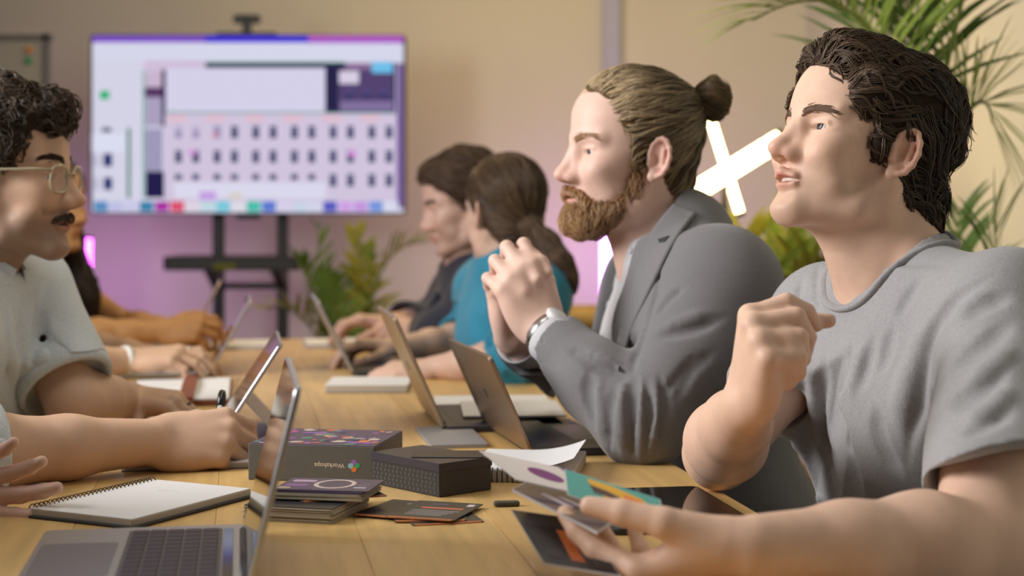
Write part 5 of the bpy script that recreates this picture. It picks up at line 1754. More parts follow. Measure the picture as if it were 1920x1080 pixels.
# ---- woman in teal, turned towards the screen
def woman_teal():
    F = head_frame((888, 398), 3.50, 126, -3, 0, 1, 0.93)
    S = dict(L=P(1000, 550, 3.35), R=P(918, 545, 3.62), N=P(960, 512, 3.48), H=np.array([0.075, 3.52, 0.57]), w=0.88)
    pr = Person('woman in a teal top with a low brown ponytail', (0.10, 3.52, 0), (0.60, 0.40, 0.31))
    arms = [(S['L'], np.array([0.005, 3.20, 0.787]), P(812, 690, 3.28), 0.86, dict(f=(-0.93, 0.1, -0.05), n=(0.0, -0.2, 0.97), t=1, c=REST, s=0.94, upper=True)),
            (S['R'], np.array([-0.085, 3.70, 0.787]), np.array([-0.245, 3.52, 0.785]), 0.86, dict(f=(-0.93, -0.1, 0.05), n=(0, 0.1, 0.97), t=-1, c=REST, s=0.94, upper=True))]
    bare(pr, F, dict(ears=(1, -1)), S, arms, 0.004, 0.045, 0.0034)
    pr.eyes(F)
    TEAL = mat('teal_cotton', rgb(38, 128, 158), 0.9, bump=0.3, bscale=500, sheen=0.2, vary=0.12, vscale=20)
    dress(pr, S, arms, TEAL, 'top', 0.012, 0.0055, (1.22, 1.3), F, tilt=0.1,
          folds=[([(960, 560), (930, 620), (900, 680)], 0.012, 0.006), ([(985, 580), (970, 640), (960, 700)], 0.012, 0.006), ([(940, 700), (965, 712), (985, 722)], 0.012, 0.006)])
    legs(pr, S, DENIM_DARK, SHOE)
    for i, p in enumerate(((828, 665), (735, 668))):
        mb = MB()
        c = P(p[0], p[1], 3.27 if i == 0 else 3.45)
        mb.lathe([(0.008, -0.005), (0.011, -0.004), (0.011, 0.004), (0.008, 0.005)], c, 16, np.array([[0, 0, 1.0], [0, 1, 0], [-1, 0, 0]]))
    BR = mat('hair_brown_base', rgb(74, 54, 40), 0.7, vary=0.25, vscale=50, spec=0.3)
    gr = hair_cap(F, 0.0042, r=(0.104, 0.083, 0.090), c=(-0.018, 0, 0.042), line=((0.076, 0.075), (0.016, -0.020), (-0.050, -0.085)))
    tie = F.p(-0.105, 0, -0.045)
    v, q = gr.mesh(); hair = fast_mesh('hair', v, q, BR, pr.root)
    tb = F.loc(tie)
    roots = pick(gr, F, 900, 51, lambda p: p[:, 2] > -0.1)
    pa = comb(gr, F, roots, lambda p: (tb[None] - p) / np.linalg.norm(tb[None] - p, axis=1)[:, None], 8, 0.009, 0.002, 0.1, 60, 0.08, 5)
    hair_mesh('hair_strands', locks(pa, 4, 0.002, 5), 0.0009, HAIR, hair, (0.03, 0.018, 0.010), (0.17, 0.105, 0.062), 9, 4)
    gp = Grid(tie - [0.2, 0.2, 0.25], tie + [0.2, 0.2, 0.1], 0.0042)
    pt = [tie, P(1028, 462, 3.36), P(1046, 490, 3.34), P(1064, 520, 3.34), P(1072, 545, 3.35)]
    gp.chain([F.p(-0.085, 0, -0.03)] + pt, [0.030, 0.020, 0.024, 0.023, 0.018, 0.007], 0.02)
    gp.warp(0.002, 150, 3)
    v, q = gp.mesh(); pony = fast_mesh('ponytail', v, q, BR, pr.root)
    rb = pick(gp, F, 400, 52, lambda p: p[:, 0] < 9)
    dd = F.R.T @ nrm(pt[4] - pt[0])
    pa = comb(gp, F, rb, lambda p: np.repeat(dd[None], len(p), 0), 7, 0.008, 0.003, 0.2, 60, 0.2, 5)
    hair_mesh('ponytail_strands', pa, 0.0011, HAIR, pony, (0.03, 0.018, 0.010), (0.19, 0.12, 0.07), 9)
    return pr
woman_teal()

# ---- man in navy, looking down
def man_navy():
    F = head_frame((815, 396), 3.90, 192, -16, 0, 1, 0.97)
    S = dict(L=P(912, 560, 3.84), R=P(868, 550, 4.20), N=P(888, 516, 4.0), H=np.array([-0.01, 4.03, 0.57]), w=0.95)
    pr = Person('man in a navy sweater with short brown hair looking down', (-0.01, 4.03, 0), (0.62, 0.40, 0.33))
    arms = [(S['L'], np.array([-0.165, 3.76, 0.787]), P(800, 622, 3.93), 0.95, dict(f=(-0.85, 0.2, 0.10), n=(0.1, -0.6, 0.8), t=1, c=[(40, 45, 20)] * 4, s=1.0)),
            (S['R'], np.array([-0.20, 4.22, 0.787]), np.array([-0.30, 4.05, 0.80]), 0.95, dict(f=(-0.85, -0.3, 0.1), n=(0.1, 0.1, 0.95), t=-1, c=REST, s=1.0))]
    gh = bare(pr, F, dict(ears=(1, -1), stubble=0.2), S, arms, 0.0042, 0.052, 0.0036)
    pr.eyes(F, (1, 0, -0.3))
    dress(pr, S, arms, mat('navy_knit', rgb(40, 42, 58), 0.95, bump=0.4, bscale=500, sheen=0.2), 'sweater', 0.014, 0.006, (1.8, 1.8), F)
    l0 = nrm(S['L'] - S['R']); f0 = np.array([l0[1], -l0[0], 0])
    gc = Grid(S['N'] - 0.13, S['N'] + 0.13, 0.0045)
    gc.chain([S['N'] - [0, 0, 0.02], S['N'] + [0, 0, 0.045]], [0.086, 0.074], 0)
    gc.plane(S['N'] + [0, 0, 0.045], np.array([0, 0, 1]) + f0 * 0.5, 0.003)
    gc.cone(S['N'] - [0, 0, 0.1], S['N'] + [0, 0, 0.1], 0.064, 0.064, 0.003, True)
    pr.cloth('shirt_collar', gc, mat('collar_grey', rgb(150, 148, 150), 0.9))
    legs(pr, S, DENIM_DARK, SHOE)
    BR = mat('hair_brown_short', rgb(70, 50, 38), 0.7, vary=0.3, vscale=50, spec=0.3)
    gr = hair_cap(F, 0.0045, r=(0.110, 0.086, 0.094), c=(-0.02, 0, 0.046), line=((0.078, 0.080), (0.016, -0.012), (-0.045, -0.075)))
    gr.ell(F.p(0.055, 0, 0.092), np.array((0.034, 0.05, 0.026)), F.R, 0.02, m=0.03)
    v, q = gr.mesh(); hair = fast_mesh('hair', v, q, BR, pr.root)
    roots = pick(gr, F, 800, 61, lambda p: p[:, 2] > -0.1)
    pa = comb(gr, F, roots, lambda p: np.stack([-0.7 + 0 * p[:, 0], 0.3 * np.sign(p[:, 1]), -0.6 * (np.abs(p[:, 1]) > 0.04)], -1), 7, 0.006, 0.004, 0.3, 60, 0.3, 5)
    hair_mesh('hair_strands', locks(pa, 4, 0.002, 5), 0.0009, HAIR, hair, (0.03, 0.018, 0.010), (0.15, 0.09, 0.055), 9, 4)
    for y in (1, -1):
        brow(F, y, HAIR_DARK, pr.root, 90, 8 + y, 0.0, 1.2, gh)
    return pr
man_navy()

# ---- person at the near left corner, only a hand reaches into view
def person_corner():
    F = head_frame((-420, 230), 1.62, 350, 0, 0, -1, 1.0)
    S = dict(L=np.array([-0.885, 1.79, 0.985]), R=np.array([-0.93, 1.42, 0.985]), N=np.array([-0.895, 1.61, 1.015]), H=np.array([-1.0, 1.61, 0.575]), w=0.95)
    S['N'] = np.array([F.o[0] - 0.05, 1.61, 1.015])
    pr = Person('person beside the open laptop gesturing with an open palm', (-1.0, 1.61, 0), (0.74, 0.48, 0.38))
    arms = [(S['R'], np.array([-0.86, 1.60, 0.82]), P(-192, 930, 1.80), 0.98, dict(f=(0.97, 0.10, 0.06), n=(-0.12, 0.88, -0.40), t=-1, c=[(6, 14, 10), (10, 16, 10), (12, 20, 12), (14, 24, 14)], sp=(9, 3, -4, -12),
                    td=((0.55, 0.75, -0.45), (0.75, 0.45, -0.5), (0.8, 0.2, -0.5)), s=0.98)),
            (S['L'], np.array([-0.94, 1.86, 0.76]), np.array([-0.81, 1.70, 0.66]), 0.95, dict(f=(0.6, -0.6, -0.1), n=(0, 0, 1), t=1, c=REST))]
    bare(pr, F, dict(ears=(1, -1)), S, arms, 0.005, 0.052, 0.0026)
    pr.eyes(F)
    dress(pr, S, arms, mat('shirt_slate', rgb(96, 100, 108), 0.9), 'shirt', 0.012, 0.007, (1.3, 1.6), F)
    legs(pr, S, DENIM_DARK, SHOE)
    gr = hair_cap(F, 0.005)
    v, q = gr.mesh(); fast_mesh('hair', v, q, HAIR_DARK, pr.root)
    return pr
person_corner()

for _x, _y, _l in ((0.55, 2.02, 'round stool under the man in the T-shirt'), (0.335, 2.53, 'round stool under the man in the blazer'),
                   (-0.95, 2.42, 'round stool under the man in the denim shirt'), (-1.15, 3.15, 'round stool under the person in cream'),
                   (-1.30, 3.95, 'round stool under the woman with long dark hair'), (0.10, 3.52, 'round stool under the woman in teal'),
                   (-0.01, 4.03, 'round stool under the man in navy'), (-1.0, 1.61, 'round stool under the person with the open palm')):
    stool(_x, _y, 0.462, _l)

# ------------------------------------------------------------------ things on the table
def frame_xy(ux, o):
    """local x along ux (horizontal), y to its left, z up"""
    ux = nrm(np.array([ux[0], ux[1], 0.0]))
    return np.stack([ux, [-ux[1], ux[0], 0], [0, 0, 1]], 1), np.array([o[0], o[1], o[2] if len(o) > 2 else TABLE])

SILV = mat('laptop_silver', rgb(186, 186, 190), 0.35, 0.85)
BRONZE = mat('laptop_bronze', rgb(150, 128, 108), 0.38, 0.8)
GOLD = mat('laptop_champagne', rgb(188, 170, 146), 0.38, 0.75)
DARKM = mat('laptop_dark', rgb(58, 58, 62), 0.45, 0.4)
KEYM = mat('key_dark', rgb(52, 46, 62), 0.5)
GLASS = mat('display_glass', rgb(16, 14, 18), 0.06, 0.0, spec=0.8)
PADM = mat('touchpad', rgb(120, 116, 124), 0.4, 0.3)
PAPER = mat('paper_white', rgb(226, 226, 228), 0.8, bump=0.05, bscale=300)
WIRE = mat('wire_dark', rgb(60, 56, 54), 0.35, 0.8)

def laptop(label, hinge, user, width, depth, lid, lean, metal, keys=False, th=0.011, base_m=None, kick=False, base=True):
    """hinge: middle of the hinge line on the table; user: horizontal direction towards the user"""
    R, o = frame_xy(user, hinge)
    root = empty('laptop', tuple(o)); tag(root, label, 'laptop', 'laptops on the meeting table')
    bm = base_m or metal
    L = lambda x, y, z: o + R @ np.array([x, y, z])
    if base:
        mb = MB(); mb.slab(depth, width, 0.001, th, 0.010, 0.0015, L(depth / 2, 0, 0), R); b = mb.build('base', bm, root)
        kx0, kx1 = depth * 0.13, depth * 0.56
        mb = MB(); mb.slab(kx1 - kx0 + 0.006, width * 0.86, th - 0.0004, th + 0.0003, 0.003, 0.0001, L((kx0 + kx1) / 2, 0, 0), R); mb.build('keyboard_well', KEYM if not keys else mat('well_dark', rgb(92, 90, 96), 0.5, 0.5), b)
        rows, cols = 5, 13
        ks, kc = (kx1 - kx0) / rows, width * 0.84 / cols
        km = MB(); km.slab(ks - 0.0028, kc - 0.0024, 0, 0.0012, 0.0012, 0.0003, (0, 0, 0), R, n=2)
        if keys:
            first = None
            for i in range(rows):
                for j in range(cols):
                    p = L(kx0 + ks * (i + 0.5), (j - (cols - 1) / 2) * kc, th + 0.0004)
                    if first is None:
                        first = km.build('key', KEYM, b, o=(0, 0, 0)); k_ = first
                    else:
                        k_ = first.copy(); COL.objects.link(k_)
                    k_.parent = b
                    k_.location = p - ORIG[b.name]
            mb = MB(); mb.slab(0.010, width * 0.84, th, th + 0.0008, 0.002, 0.0002, L(kx0 - 0.009, 0, 0), R); mb.build('touch_bar', GLASS, b)
        mb = MB(); mb.slab(depth * 0.36, width * 0.50, th - 0.0003, th + 0.0003, 0.006, 0.0001, L(depth * 0.79, 0, 0), R); mb.build('touchpad', PADM, b)
        mb = MB(); mb.tube([L(0.002, -width * 0.40, th * 0.75), L(0.002, width * 0.40, th * 0.75)], 0.0055, 10); mb.build('hinge', DARKM, root, True)
    sl, cl = math.sin(math.radians(lean)), math.cos(math.radians(lean))
    Rl = R @ np.array([[cl, 0, -sl], [0, 1, 0], [sl, 0, cl]])        # local x out of the display, z up the lid
    Rp = Rl @ np.array([[0, 0, 1.0], [0, 1, 0], [-1, 0, 0]])          # slab's z -> lid's x... slab x runs down the lid
    c = L(0, 0, th * 0.6 if base else 0.002) + Rl @ np.array([0, 0, lid / 2])
    mb = MB(); mb.slab(lid, width, -0.0030, 0.0030, 0.010, 0.001, c, Rp); ld = mb.build('lid', metal, root)
    mb = MB(); mb.slab(lid - 0.004, width - 0.004, 0.0030, 0.0036, 0.008, 0.0002, c, Rp); mb.build('display', GLASS, ld)
    mb = MB(); mb.lathe([(0.0005, -0.0034), (0.008, -0.0034), (0.008, -0.0030), (0.0005, -0.0030)], c, 18, Rp); mb.build('emblem', DARKM, ld)
    if kick:
        a = L(0, 0, 0) + Rl @ np.array([-0.004, 0, lid * 0.42]); b_ = L(-lid * 0.42 * sl - 0.055, 0, 0.002)
        d = nrm(b_ - a); y_ = R[:, 1]; n_ = np.cross(d, y_)
        mb = MB(); mb.slab(np.linalg.norm(b_ - a), width * 0.92, -0.001, 0.001, 0.004, 0.0003, (a + b_) / 2, np.stack([d, y_, n_], 1)); mb.build('kickstand', metal, root)
    return root

U_L = np.array([-0.985, -0.168]); U_R = -U_L
def along(p, w, ax=AX):
    return np.array([p[0], p[1], TABLE]) + ax * w / 2
laptop('silver laptop open beside the spiral notebook, keyboard in view', along((-0.231, 1.395), 0.30), U_L, 0.30, 0.205, 0.186, 14, SILV, True)
laptop('tablet on a kickstand in front of the man with glasses', along((-0.432, 2.345), 0.26), U_L, 0.26, 0.17, 0.172, 33, SILV, kick=True, base=False)
laptop('laptop with a violet gleam on its screen behind the strapped planner', along((-0.622, 3.29), 0.29), U_L, 0.29, 0.19, 0.170, 29, SILV)
laptop('laptop nearest the woman with long dark hair', along((-0.812, 4.00), 0.28), U_L, 0.28, 0.19, 0.172, 27, GOLD)
laptop('laptop seen edge on before the man in navy', along((-0.328, 3.31), 0.29), U_R, 0.29, 0.20, 0.168, 26, SILV, base_m=DARKM)
laptop('champagne laptop with its lid tilted beside the bearded man', along((-0.104, 2.46), 0.28), U_R, 0.28, 0.19, 0.190, 24, GOLD, base_m=DARKM)
g_u = nrm([0.976, 0.215, 0])[:2]
g_ax = np.array([-g_u[1], g_u[0], 0])
laptop('bronze laptop with its back to the black boxes', np.array([0.028, 2.215, TABLE]) + g_ax * 0.16, g_u, 0.32, 0.135, 0.148, 24, BRONZE, base_m=DARKM)

def slab_thing(name, label, cat, c, ux, w, l, z0, h, m, group=None, r=0.003, ch=0.0006):
    R, o = frame_xy(ux, (c[0], c[1], 0))
    mb = MB(); mb.slab(w, l, z0, z0 + h, r, ch, o * [1, 1, 0], R)
    ob = mb.build(name, m)
    if cat:
        tag(ob, label, cat, group)
    return ob, R, o
def on(ob, R, o, x, y, w, l, z, m, name, th=0.0003, r=0.0005):
    mb = MB(); mb.slab(w, l, z, z + th, min(r, w / 2.2, l / 2.2), th * 0.2, o * [1, 1, 0] + R @ np.array([x, y, 0]), R, n=3)
    return mb.build(name, m, ob)
INK = mat('ink_dark', rgb(70, 74, 78), 0.7)

# spiral notebook, front left
a, b = T(66, 972), T(300, 916)
ux = nrm(b - a)                                  # along the wire
root = empty('spiral_notebook', (-0.425, 1.845, TABLE)); tag(root, 'open spiral notebook with blank pages, nearest the camera', 'notebook')
R, o = frame_xy(ux, (-0.425, 1.845, TABLE))
for (w, l, z0, z1, dy, nm, m_) in ((0.222, 0.150, 0.0006, 0.003, -0.004, 'cover', mat('cover_dark', rgb(52, 50, 50), 0.7)), (0.214, 0.144, 0.003, 0.0095, -0.002, 'page_block', mat('page_edge', rgb(190, 182, 172), 0.9)), (0.214, 0.146, 0.0095, 0.0108, 0, 'top_page', PAPER)):
    mb = MB(); mb.slab(w, l, z0, z1, 0.002, 0.0003, o + R @ np.array([0, dy, 0]), R); mb.build(nm, m_, root)
for i in range(30):
    x = -0.102 + i * 0.00703
    t = np.linspace(-0.6, 4.0, 9)
    mb = MB(); mb.tube([o + R @ np.array([x, 0.071 + 0.0065 * math.cos(u_), 0.0075 + 0.0070 * math.sin(u_)]) for u_ in t], 0.0007, 5); mb.build('wire_loop', WIRE, root, True)
mb = MB()
mb.tube([o + R @ np.array([0.045 + 0.006 * math.sin(u_), -0.02 + 0.012 * u_, 0.01082]) for u_ in np.linspace(0, 3, 6)], 0.00018, 4)
mb.build('pencil_line', mat('pencil_grey', rgb(176, 174, 176), 0.8), root)

# writing pad under the pen
c = (T(225, 880) + T(470, 886) + T(480, 838) + T(300, 838)) / 4
ob, R, o = slab_thing('writing_pad', 'white writing pad under the hand holding the pen', 'notepad', c + [0.0, 0, 0], AX, 0.20, 0.185, TABLE, 0.008, mat('page_edge', rgb(190, 182, 172), 0.9))
on(ob, R, o, 0, 0, 0.198, 0.183, TABLE + 0.008, PAPER, 'top_page', 0.0006, 0.002)
on(ob, R, o, 0, 0, 0.204, 0.190, TABLE + 0.0002, mat('cover_grey', rgb(110, 106, 112), 0.7), 'back_cover', 0.0015, 0.003)
for i in range(6):
    on(ob, R, o, 0.07 - i * 0.018, -0.02, 0.0012, 0.11, TABLE + 0.0086, INK, 'written_line', 0.0002)
# slim violet folder behind it
c = (T(430, 832) + T(500, 832) + T(500, 814) + T(430, 814)) / 4
slab_thing('slim_folder', 'slim violet folder lying behind the tablet', 'folder', c + [-0.075, 0.01, 0], AX, 0.10, 0.075, TABLE, 0.004, mat('folder_violet', rgb(120, 104, 128), 0.6))
# strapped planner
c = (T(245, 768) + T(440, 768) + T(432, 714) + T(240, 722)) / 4
ob, R, o = slab_thing('strapped_planner', 'open planner with white pages and a brown leather strap', 'notebook', c, AX, 0.36, 0.185, TABLE, 0.010, mat('planner_cover', rgb(120, 66, 44), 0.7))
for s_ in (-1, 1):
    on(ob, R, o, s_ * 0.089, 0, 0.174, 0.178, TABLE + 0.010, PAPER, 'page', 0.004, 0.004)
for y in (0.02, 0.05):
    on(ob, R, o, 0.05, y + 0.01, 0.004, 0.04, TABLE + 0.014, INK, 'written_line', 0.0002)
mb = MB()
yS = -0.015
pts = [(-0.185, yS, 0.004), (-0.185, yS, 0.016), (-0.10, yS, 0.019), (0.0, yS, 0.021), (0.10, yS, 0.020), (0.185, yS, 0.019), (0.196, yS, 0.008)]
for i in range(len(pts) - 1):
    p0, p1 = (o * [1, 1, 0] + R @ np.array(p) + [0, 0, TABLE] for p in (pts[i], pts[i + 1]))
    y_ = R[:, 1] * 0.0125
    n_ = nrm(np.cross(p1 - p0, y_)) * 0.0012
    mb.add([p0 - y_ - n_, p1 - y_ - n_, p1 + y_ - n_, p0 + y_ - n_, p0 - y_ + n_, p1 - y_ + n_, p1 + y_ + n_, p0 + y_ + n_], [(0, 3, 2, 1), (4, 5, 6, 7), (0, 1, 5, 4), (1, 2, 6, 5), (2, 3, 7, 6), (3, 0, 4, 7)])
mb.build('strap', mat('strap_leather', rgb(128, 66, 46), 0.55), ob)

# the two boxes
BOXM = mat('box_charcoal', rgb(98, 96, 92), 0.6, vary=0.06, vscale=60)
yw = math.radians(-10)
wx = np.array([math.cos(yw), math.sin(yw), 0])
Rw, ow = frame_xy(wx, (-0.241, 2.090, TABLE))
root = empty('card_box', tuple(ow)); tag(root, 'charcoal box with a colourful lid lettered Workshops upside down', 'box')
mb = MB(); mb.slab(0.166, 0.145, 0.0005, 0.046, 0.0015, 0.0006, ow, Rw); bx_ = mb.build('carton', BOXM, root)
mb = MB(); mb.slab(0.165, 0.144, 0.046, 0.0468, 0.0015, 0.0002, ow, Rw); top = mb.build('lid_print', mat('lid_violet', rgb(74, 62, 86), 0.5), root)
r = np.random.default_rng(5)
for i in range(70):
    cc = [(206, 120, 70), (84, 140, 120), (150, 80, 150), (196, 178, 170), (120, 90, 160), (190, 90, 70), (60, 50, 90)][r.integers(7)]
    x = r.uniform(-0.075, 0.075); y = r.uniform(-0.064, 0.064)
    a = np.linspace(0, 6.283, 9)[:-1]; e = r.uniform(0.003, 0.011, 2); ph = r.uniform(0, 3)
    blob = [ow + Rw @ np.array([np.clip(x + e[0] * math.cos(u_) * math.cos(ph) - e[1] * math.sin(u_) * math.sin(ph), -0.081, 0.081), np.clip(y + e[0] * math.cos(u_) * math.sin(ph) + e[1] * math.sin(u_) * math.cos(ph), -0.071, 0.071), 0.04695 + i * 0.000004]) for u_ in a]
    mb = MB() if i == 0 else mb
    mb.add(blob, [tuple(range(8))], rgb(*cc))
mb.build('lid_pattern', mat('print_colours', (1, 1, 1, 1), 0.5, attr=True), top)['kind'] = 'stuff'
# lettering on the near face, upside down
v, f = text_geo('Workshops', 0.0082, 0.00015)
Rf = Rw @ np.array([[-1, 0, 0], [0, 0, -1], [0, -1, 0.0]])     # text x -> -x, text y -> down, out of the face -> -y
mb = MB(); mb.add(v @ Rf.T + ow + Rw @ np.array([0.024, -0.0727, 0.0215]), f); mb.build('lettering', mat('print_cream', rgb(214, 204, 190), 0.7), root)
for k, (cc, dx, dz) in enumerate((((232, 128, 48), 0.0, -0.0042), ((60, 168, 110), 0.0042, 0.0005), ((150, 110, 180), 0.0, 0.0045), ((150, 196, 214), -0.0042, 0.0))):
    a = np.linspace(0, 6.283, 13)[:-1]
    mb = MB(); mb.add([ow + Rw @ np.array([0.056 + dx + 0.0036 * math.cos(u_), -0.0728 - k * 0.00003, 0.0215 + dz + 0.0036 * math.sin(u_)]) for u_ in a], [tuple(range(12))]); mb.build('logo_petal', mat('logo_%d' % k, rgb(*cc), 0.6), root)
near, lft, rgt = T(800, 934), T(684, 906), T(898, 919)
e1, e2 = rgt - near, lft - near
kx = nrm(e1); KW, KL = np.linalg.norm(e1), np.linalg.norm(e2)
Rk, ok_ = frame_xy(kx, near + (e1 + e2) / 2 + [0.012, 0, 0])
root = empty('black_box', tuple(ok_)); tag(root, 'small black box with patterned sides beside the charcoal box', 'box')
BLK = mat('box_black', rgb(44, 42, 42), 0.5, vary=0.05, vscale=60)
mb = MB(); mb.slab(KW, KL, 0.0005, 0.039, 0.001, 0.0005, ok_, Rk); mb.build('carton', BLK, root)
mb = MB(); mb.slab(KW + 0.002, KL + 0.002, 0.030, 0.0405, 0.001, 0.0005, ok_, Rk); mb.build('lid', mat('box_lid_plum', rgb(50, 44, 54), 0.45), root)
mb = MB()
for i in range(16):
    for j in range(5):
        y = -KL / 2 + 0.008 + i * (KL - 0.014) / 15; z = 0.005 + j * 0.0053
        a = np.linspace(0, 6.283, 7)[:-1]
        mb.add([ok_ + Rk @ np.array([-KW / 2 - 0.0003, y + 0.0021 * math.cos(u_) + (0.002 if j % 2 else 0), z + 0.0021 * math.sin(u_)]) for u_ in a], [tuple(range(6))])
o_ = mb.build('side_pattern', mat('pattern_grey', rgb(78, 74, 68), 0.6), root); o_['kind'] = 'stuff'
RC, oc = frame_xy(nrm([1, -0.06, 0]), ok_ + [0.008, -0.005, 0.0])
slab_thing('loose_card', 'dark card lying on the small black box', 'card', ok_ + [0.022, -0.006, 0], nrm([1, -0.03, 0]), 0.088, 0.055, TABLE + 0.0407, 0.0012, mat('card_black', rgb(34, 31, 36), 0.4), 'loose dark cards')

# cards
CARD_D = mat('card_dark', rgb(50, 48, 52), 0.45)
CARD_P = mat('card_plum', rgb(78, 66, 92), 0.45)
ORG = mat('card_orange', rgb(214, 134, 78), 0.6)
CEDGE = mat('card_edge', rgb(176, 166, 146), 0.8)
def card(label, c, ux, w, l, z, m, group, edge=None, text=(), ring=None, th=0.0011):
    ob, R, o = slab_thing('card', label, 'card', c, ux, w, l, z, th, m, group, 0.003, 0.0002)
    if edge:
        on(ob, R, o, 0, -l / 2 + 0.0022, w - 0.004, 0.0034, z + th, ORG, 'orange_rule', 0.0002)
        mb = MB(); mb.slab(w - 0.006, 0.0006, z + 0.0001, z + th - 0.0001, 0.0002, 0.00005, o * [1, 1, 0] + R @ np.array([0, -l / 2 - 0.0002, 0]), R, n=2); mb.build('orange_edge', ORG, ob)
    for (x, y, ww, ll, mm) in text:
        on(ob, R, o, x, y, ww, ll, z + th, mm, 'text_line', 0.00015)
    return ob, R, o
TXT_O = mat('text_orange', rgb(206, 112, 84), 0.6); TXT_G = mat('text_grey', rgb(150, 146, 146), 0.7); TXT_W = mat('text_white', rgb(210, 206, 212), 0.7)
ux = nrm([1, -0.22, 0])
# two neat stacks, one on the other
SC = np.array([-0.232, 1.812, 0])
for i in range(14):
    j = np.array([r.normal() * 0.0010, r.normal() * 0.0012, 0])
    ob, R, o = slab_thing('card', 'dark card in the neat lower stack beside the laptop lid', 'card', SC + j + [0.0, 0.0, 0], nrm([1, -0.26 + r.normal() * 0.006, 0]), 0.105, 0.120, TABLE + 0.0002 + i * 0.00118, 0.00112, CEDGE if i < 13 else CARD_D, 'cards in the lower stack', 0.003, 0.0002)
z1 = TABLE + 0.0002 + 14 * 0.00118
card('orange-edged card jutting out between the two stacks', SC + [0.030, 0.022, 0], nrm([1, 0.42, 0]), 0.100, 0.074, z1, CARD_D, None, True)
z1 += 0.0013
for i in range(9):
    j = np.array([r.normal() * 0.0010, r.normal() * 0.0010, 0])
    slab_thing('card', 'card with a pale edge in the upper stack beside the laptop lid', 'card', SC + j + [0.020, 0.012, 0], nrm([1, -0.20 + r.normal() * 0.006, 0]), 0.108, 0.080, z1 + i * 0.00118, 0.00112, CEDGE if i < 7 else CARD_P, 'cards in the upper stack', 0.003, 0.0002)
z1 += 9 * 0.00118
ob, R, o = card('plum card with a cream ring topping the upper stack', SC + [0.024, 0.013, 0], nrm([1, -0.16, 0]), 0.110, 0.078, z1, CARD_P, None, False,
     [(0.040, -0.018, 0.014, 0.005, TXT_W), (0.040, -0.006, 0.012, 0.002, TXT_G), (0.040, 0.004, 0.014, 0.002, TXT_G)])
zt = z1 + 0.0011
def disc(c, rx, ry, z, m, name, par, R, o, hole=0.0):
    a = np.linspace(0, 6.283, 33)[:-1]
    mb = MB()
    outer = [o * [1, 1, 0] + R @ np.array([c[0] + rx * math.cos(u_), c[1] + ry * math.sin(u_), 0]) + [0, 0, z] for u_ in a]
    if hole:
        inner = [o * [1, 1, 0] + R @ np.array([c[0] + rx * hole * math.cos(u_), c[1] + ry * hole * math.sin(u_), 0]) + [0, 0, z] for u_ in a]
        mb.add(outer + inner, [(k, (k + 1) % 32, 32 + (k + 1) % 32, 32 + k) for k in range(32)])
    else:
        mb.add(outer, [tuple(range(32))])
    return mb.build(name, m, par)
disc((0.006, 0.002), 0.024, 0.030, zt + 0.0002, mat('print_ring', rgb(206, 190, 186), 0.6), 'ring_print', ob, R, o, 0.78)
for (x, y, w_, l_, cc) in ((-0.036, -0.010, 0.026, 0.016, (138, 100, 150)), (-0.034, 0.018, 0.028, 0.014, (188, 160, 190)), (-0.046, -0.028, 0.016, 0.010, (190, 166, 150)), (-0.020, -0.030, 0.016, 0.008, (96, 78, 118))):
    on(ob, R, o, x, y, w_, l_, zt, mat('patch_%d_%d_%d' % cc, rgb(*cc), 0.6), 'print_patch', 0.0002, 0.004)
# fanned cards
nl_, nr_, fr_, fl_ = T(728, 978), T(857, 986), T(899, 949), T(780, 947)
cc_ = (nl_ + nr_ + fr_ + fl_) / 4
ang = nrm(nr_ - nl_)
card('dark card lowest in the fan of orange-edged cards', cc_ + [0.004, -0.010, 0], nrm([1, 0.28, 0]), 0.080, 0.100, TABLE + 0.0002, CARD_D, None, True)
card('dark card second from below in the fan of orange-edged cards', cc_ + [-0.006, 0.0, 0], nrm([1, 0.06, 0]), 0.080, 0.100, TABLE + 0.0014, CARD_D, None, True)
card('dark card under the top card of the fan, its grey print showing', cc_ + [-0.036, 0.014, 0], nrm([1, -0.42, 0]), 0.080, 0.100, TABLE + 0.0026, CARD_D, None, True, [(0.0, 0.030, 0.022, 0.010, TXT_G)])
ob, R, o = card('dark card with orange and grey print topping the fan', cc_, ang, 0.080, 0.104, TABLE + 0.0038, CARD_D, None, True,
     [(0.004, 0.012, 0.050, 0.0075, TXT_O)] + [(0.002 - 0.002 * k, -0.004 - 0.0085 * k, 0.056 - 0.004 * k, 0.0035, TXT_G) for k in range(4)] + [(-0.006, 0.034, 0.020, 0.009, mat('text_dim', rgb(92, 88, 96), 0.7)), (0.030, 0.036, 0.008, 0.012, TXT_W)])
zt = TABLE + 0.0038 + 0.0011
slab_thing('usb_stick', 'small dark memory stick behind the held cards', 'memory stick', T(950, 949), (1, 0.15, 0), 0.030, 0.012, TABLE, 0.006, mat('stick_grey', rgb(70, 68, 60), 0.5), None, 0.004, 0.0015)
mbx = MB()
# tablet lying at the table edge
e_ = (T(1310, 927) + T(1408, 984)) / 2
ob, R, o = slab_thing('tablet', 'black tablet lying face up at the table edge', 'tablet', e_ + [-0.078, -0.02, 0], AX, 0.245, 0.165, TABLE, 0.007, mat('tablet_body', rgb(36, 36, 38), 0.4), None, 0.012, 0.001)
on(ob, R, o, 0, 0, 0.238, 0.158, TABLE + 0.007, GLASS, 'display', 0.0004, 0.010)
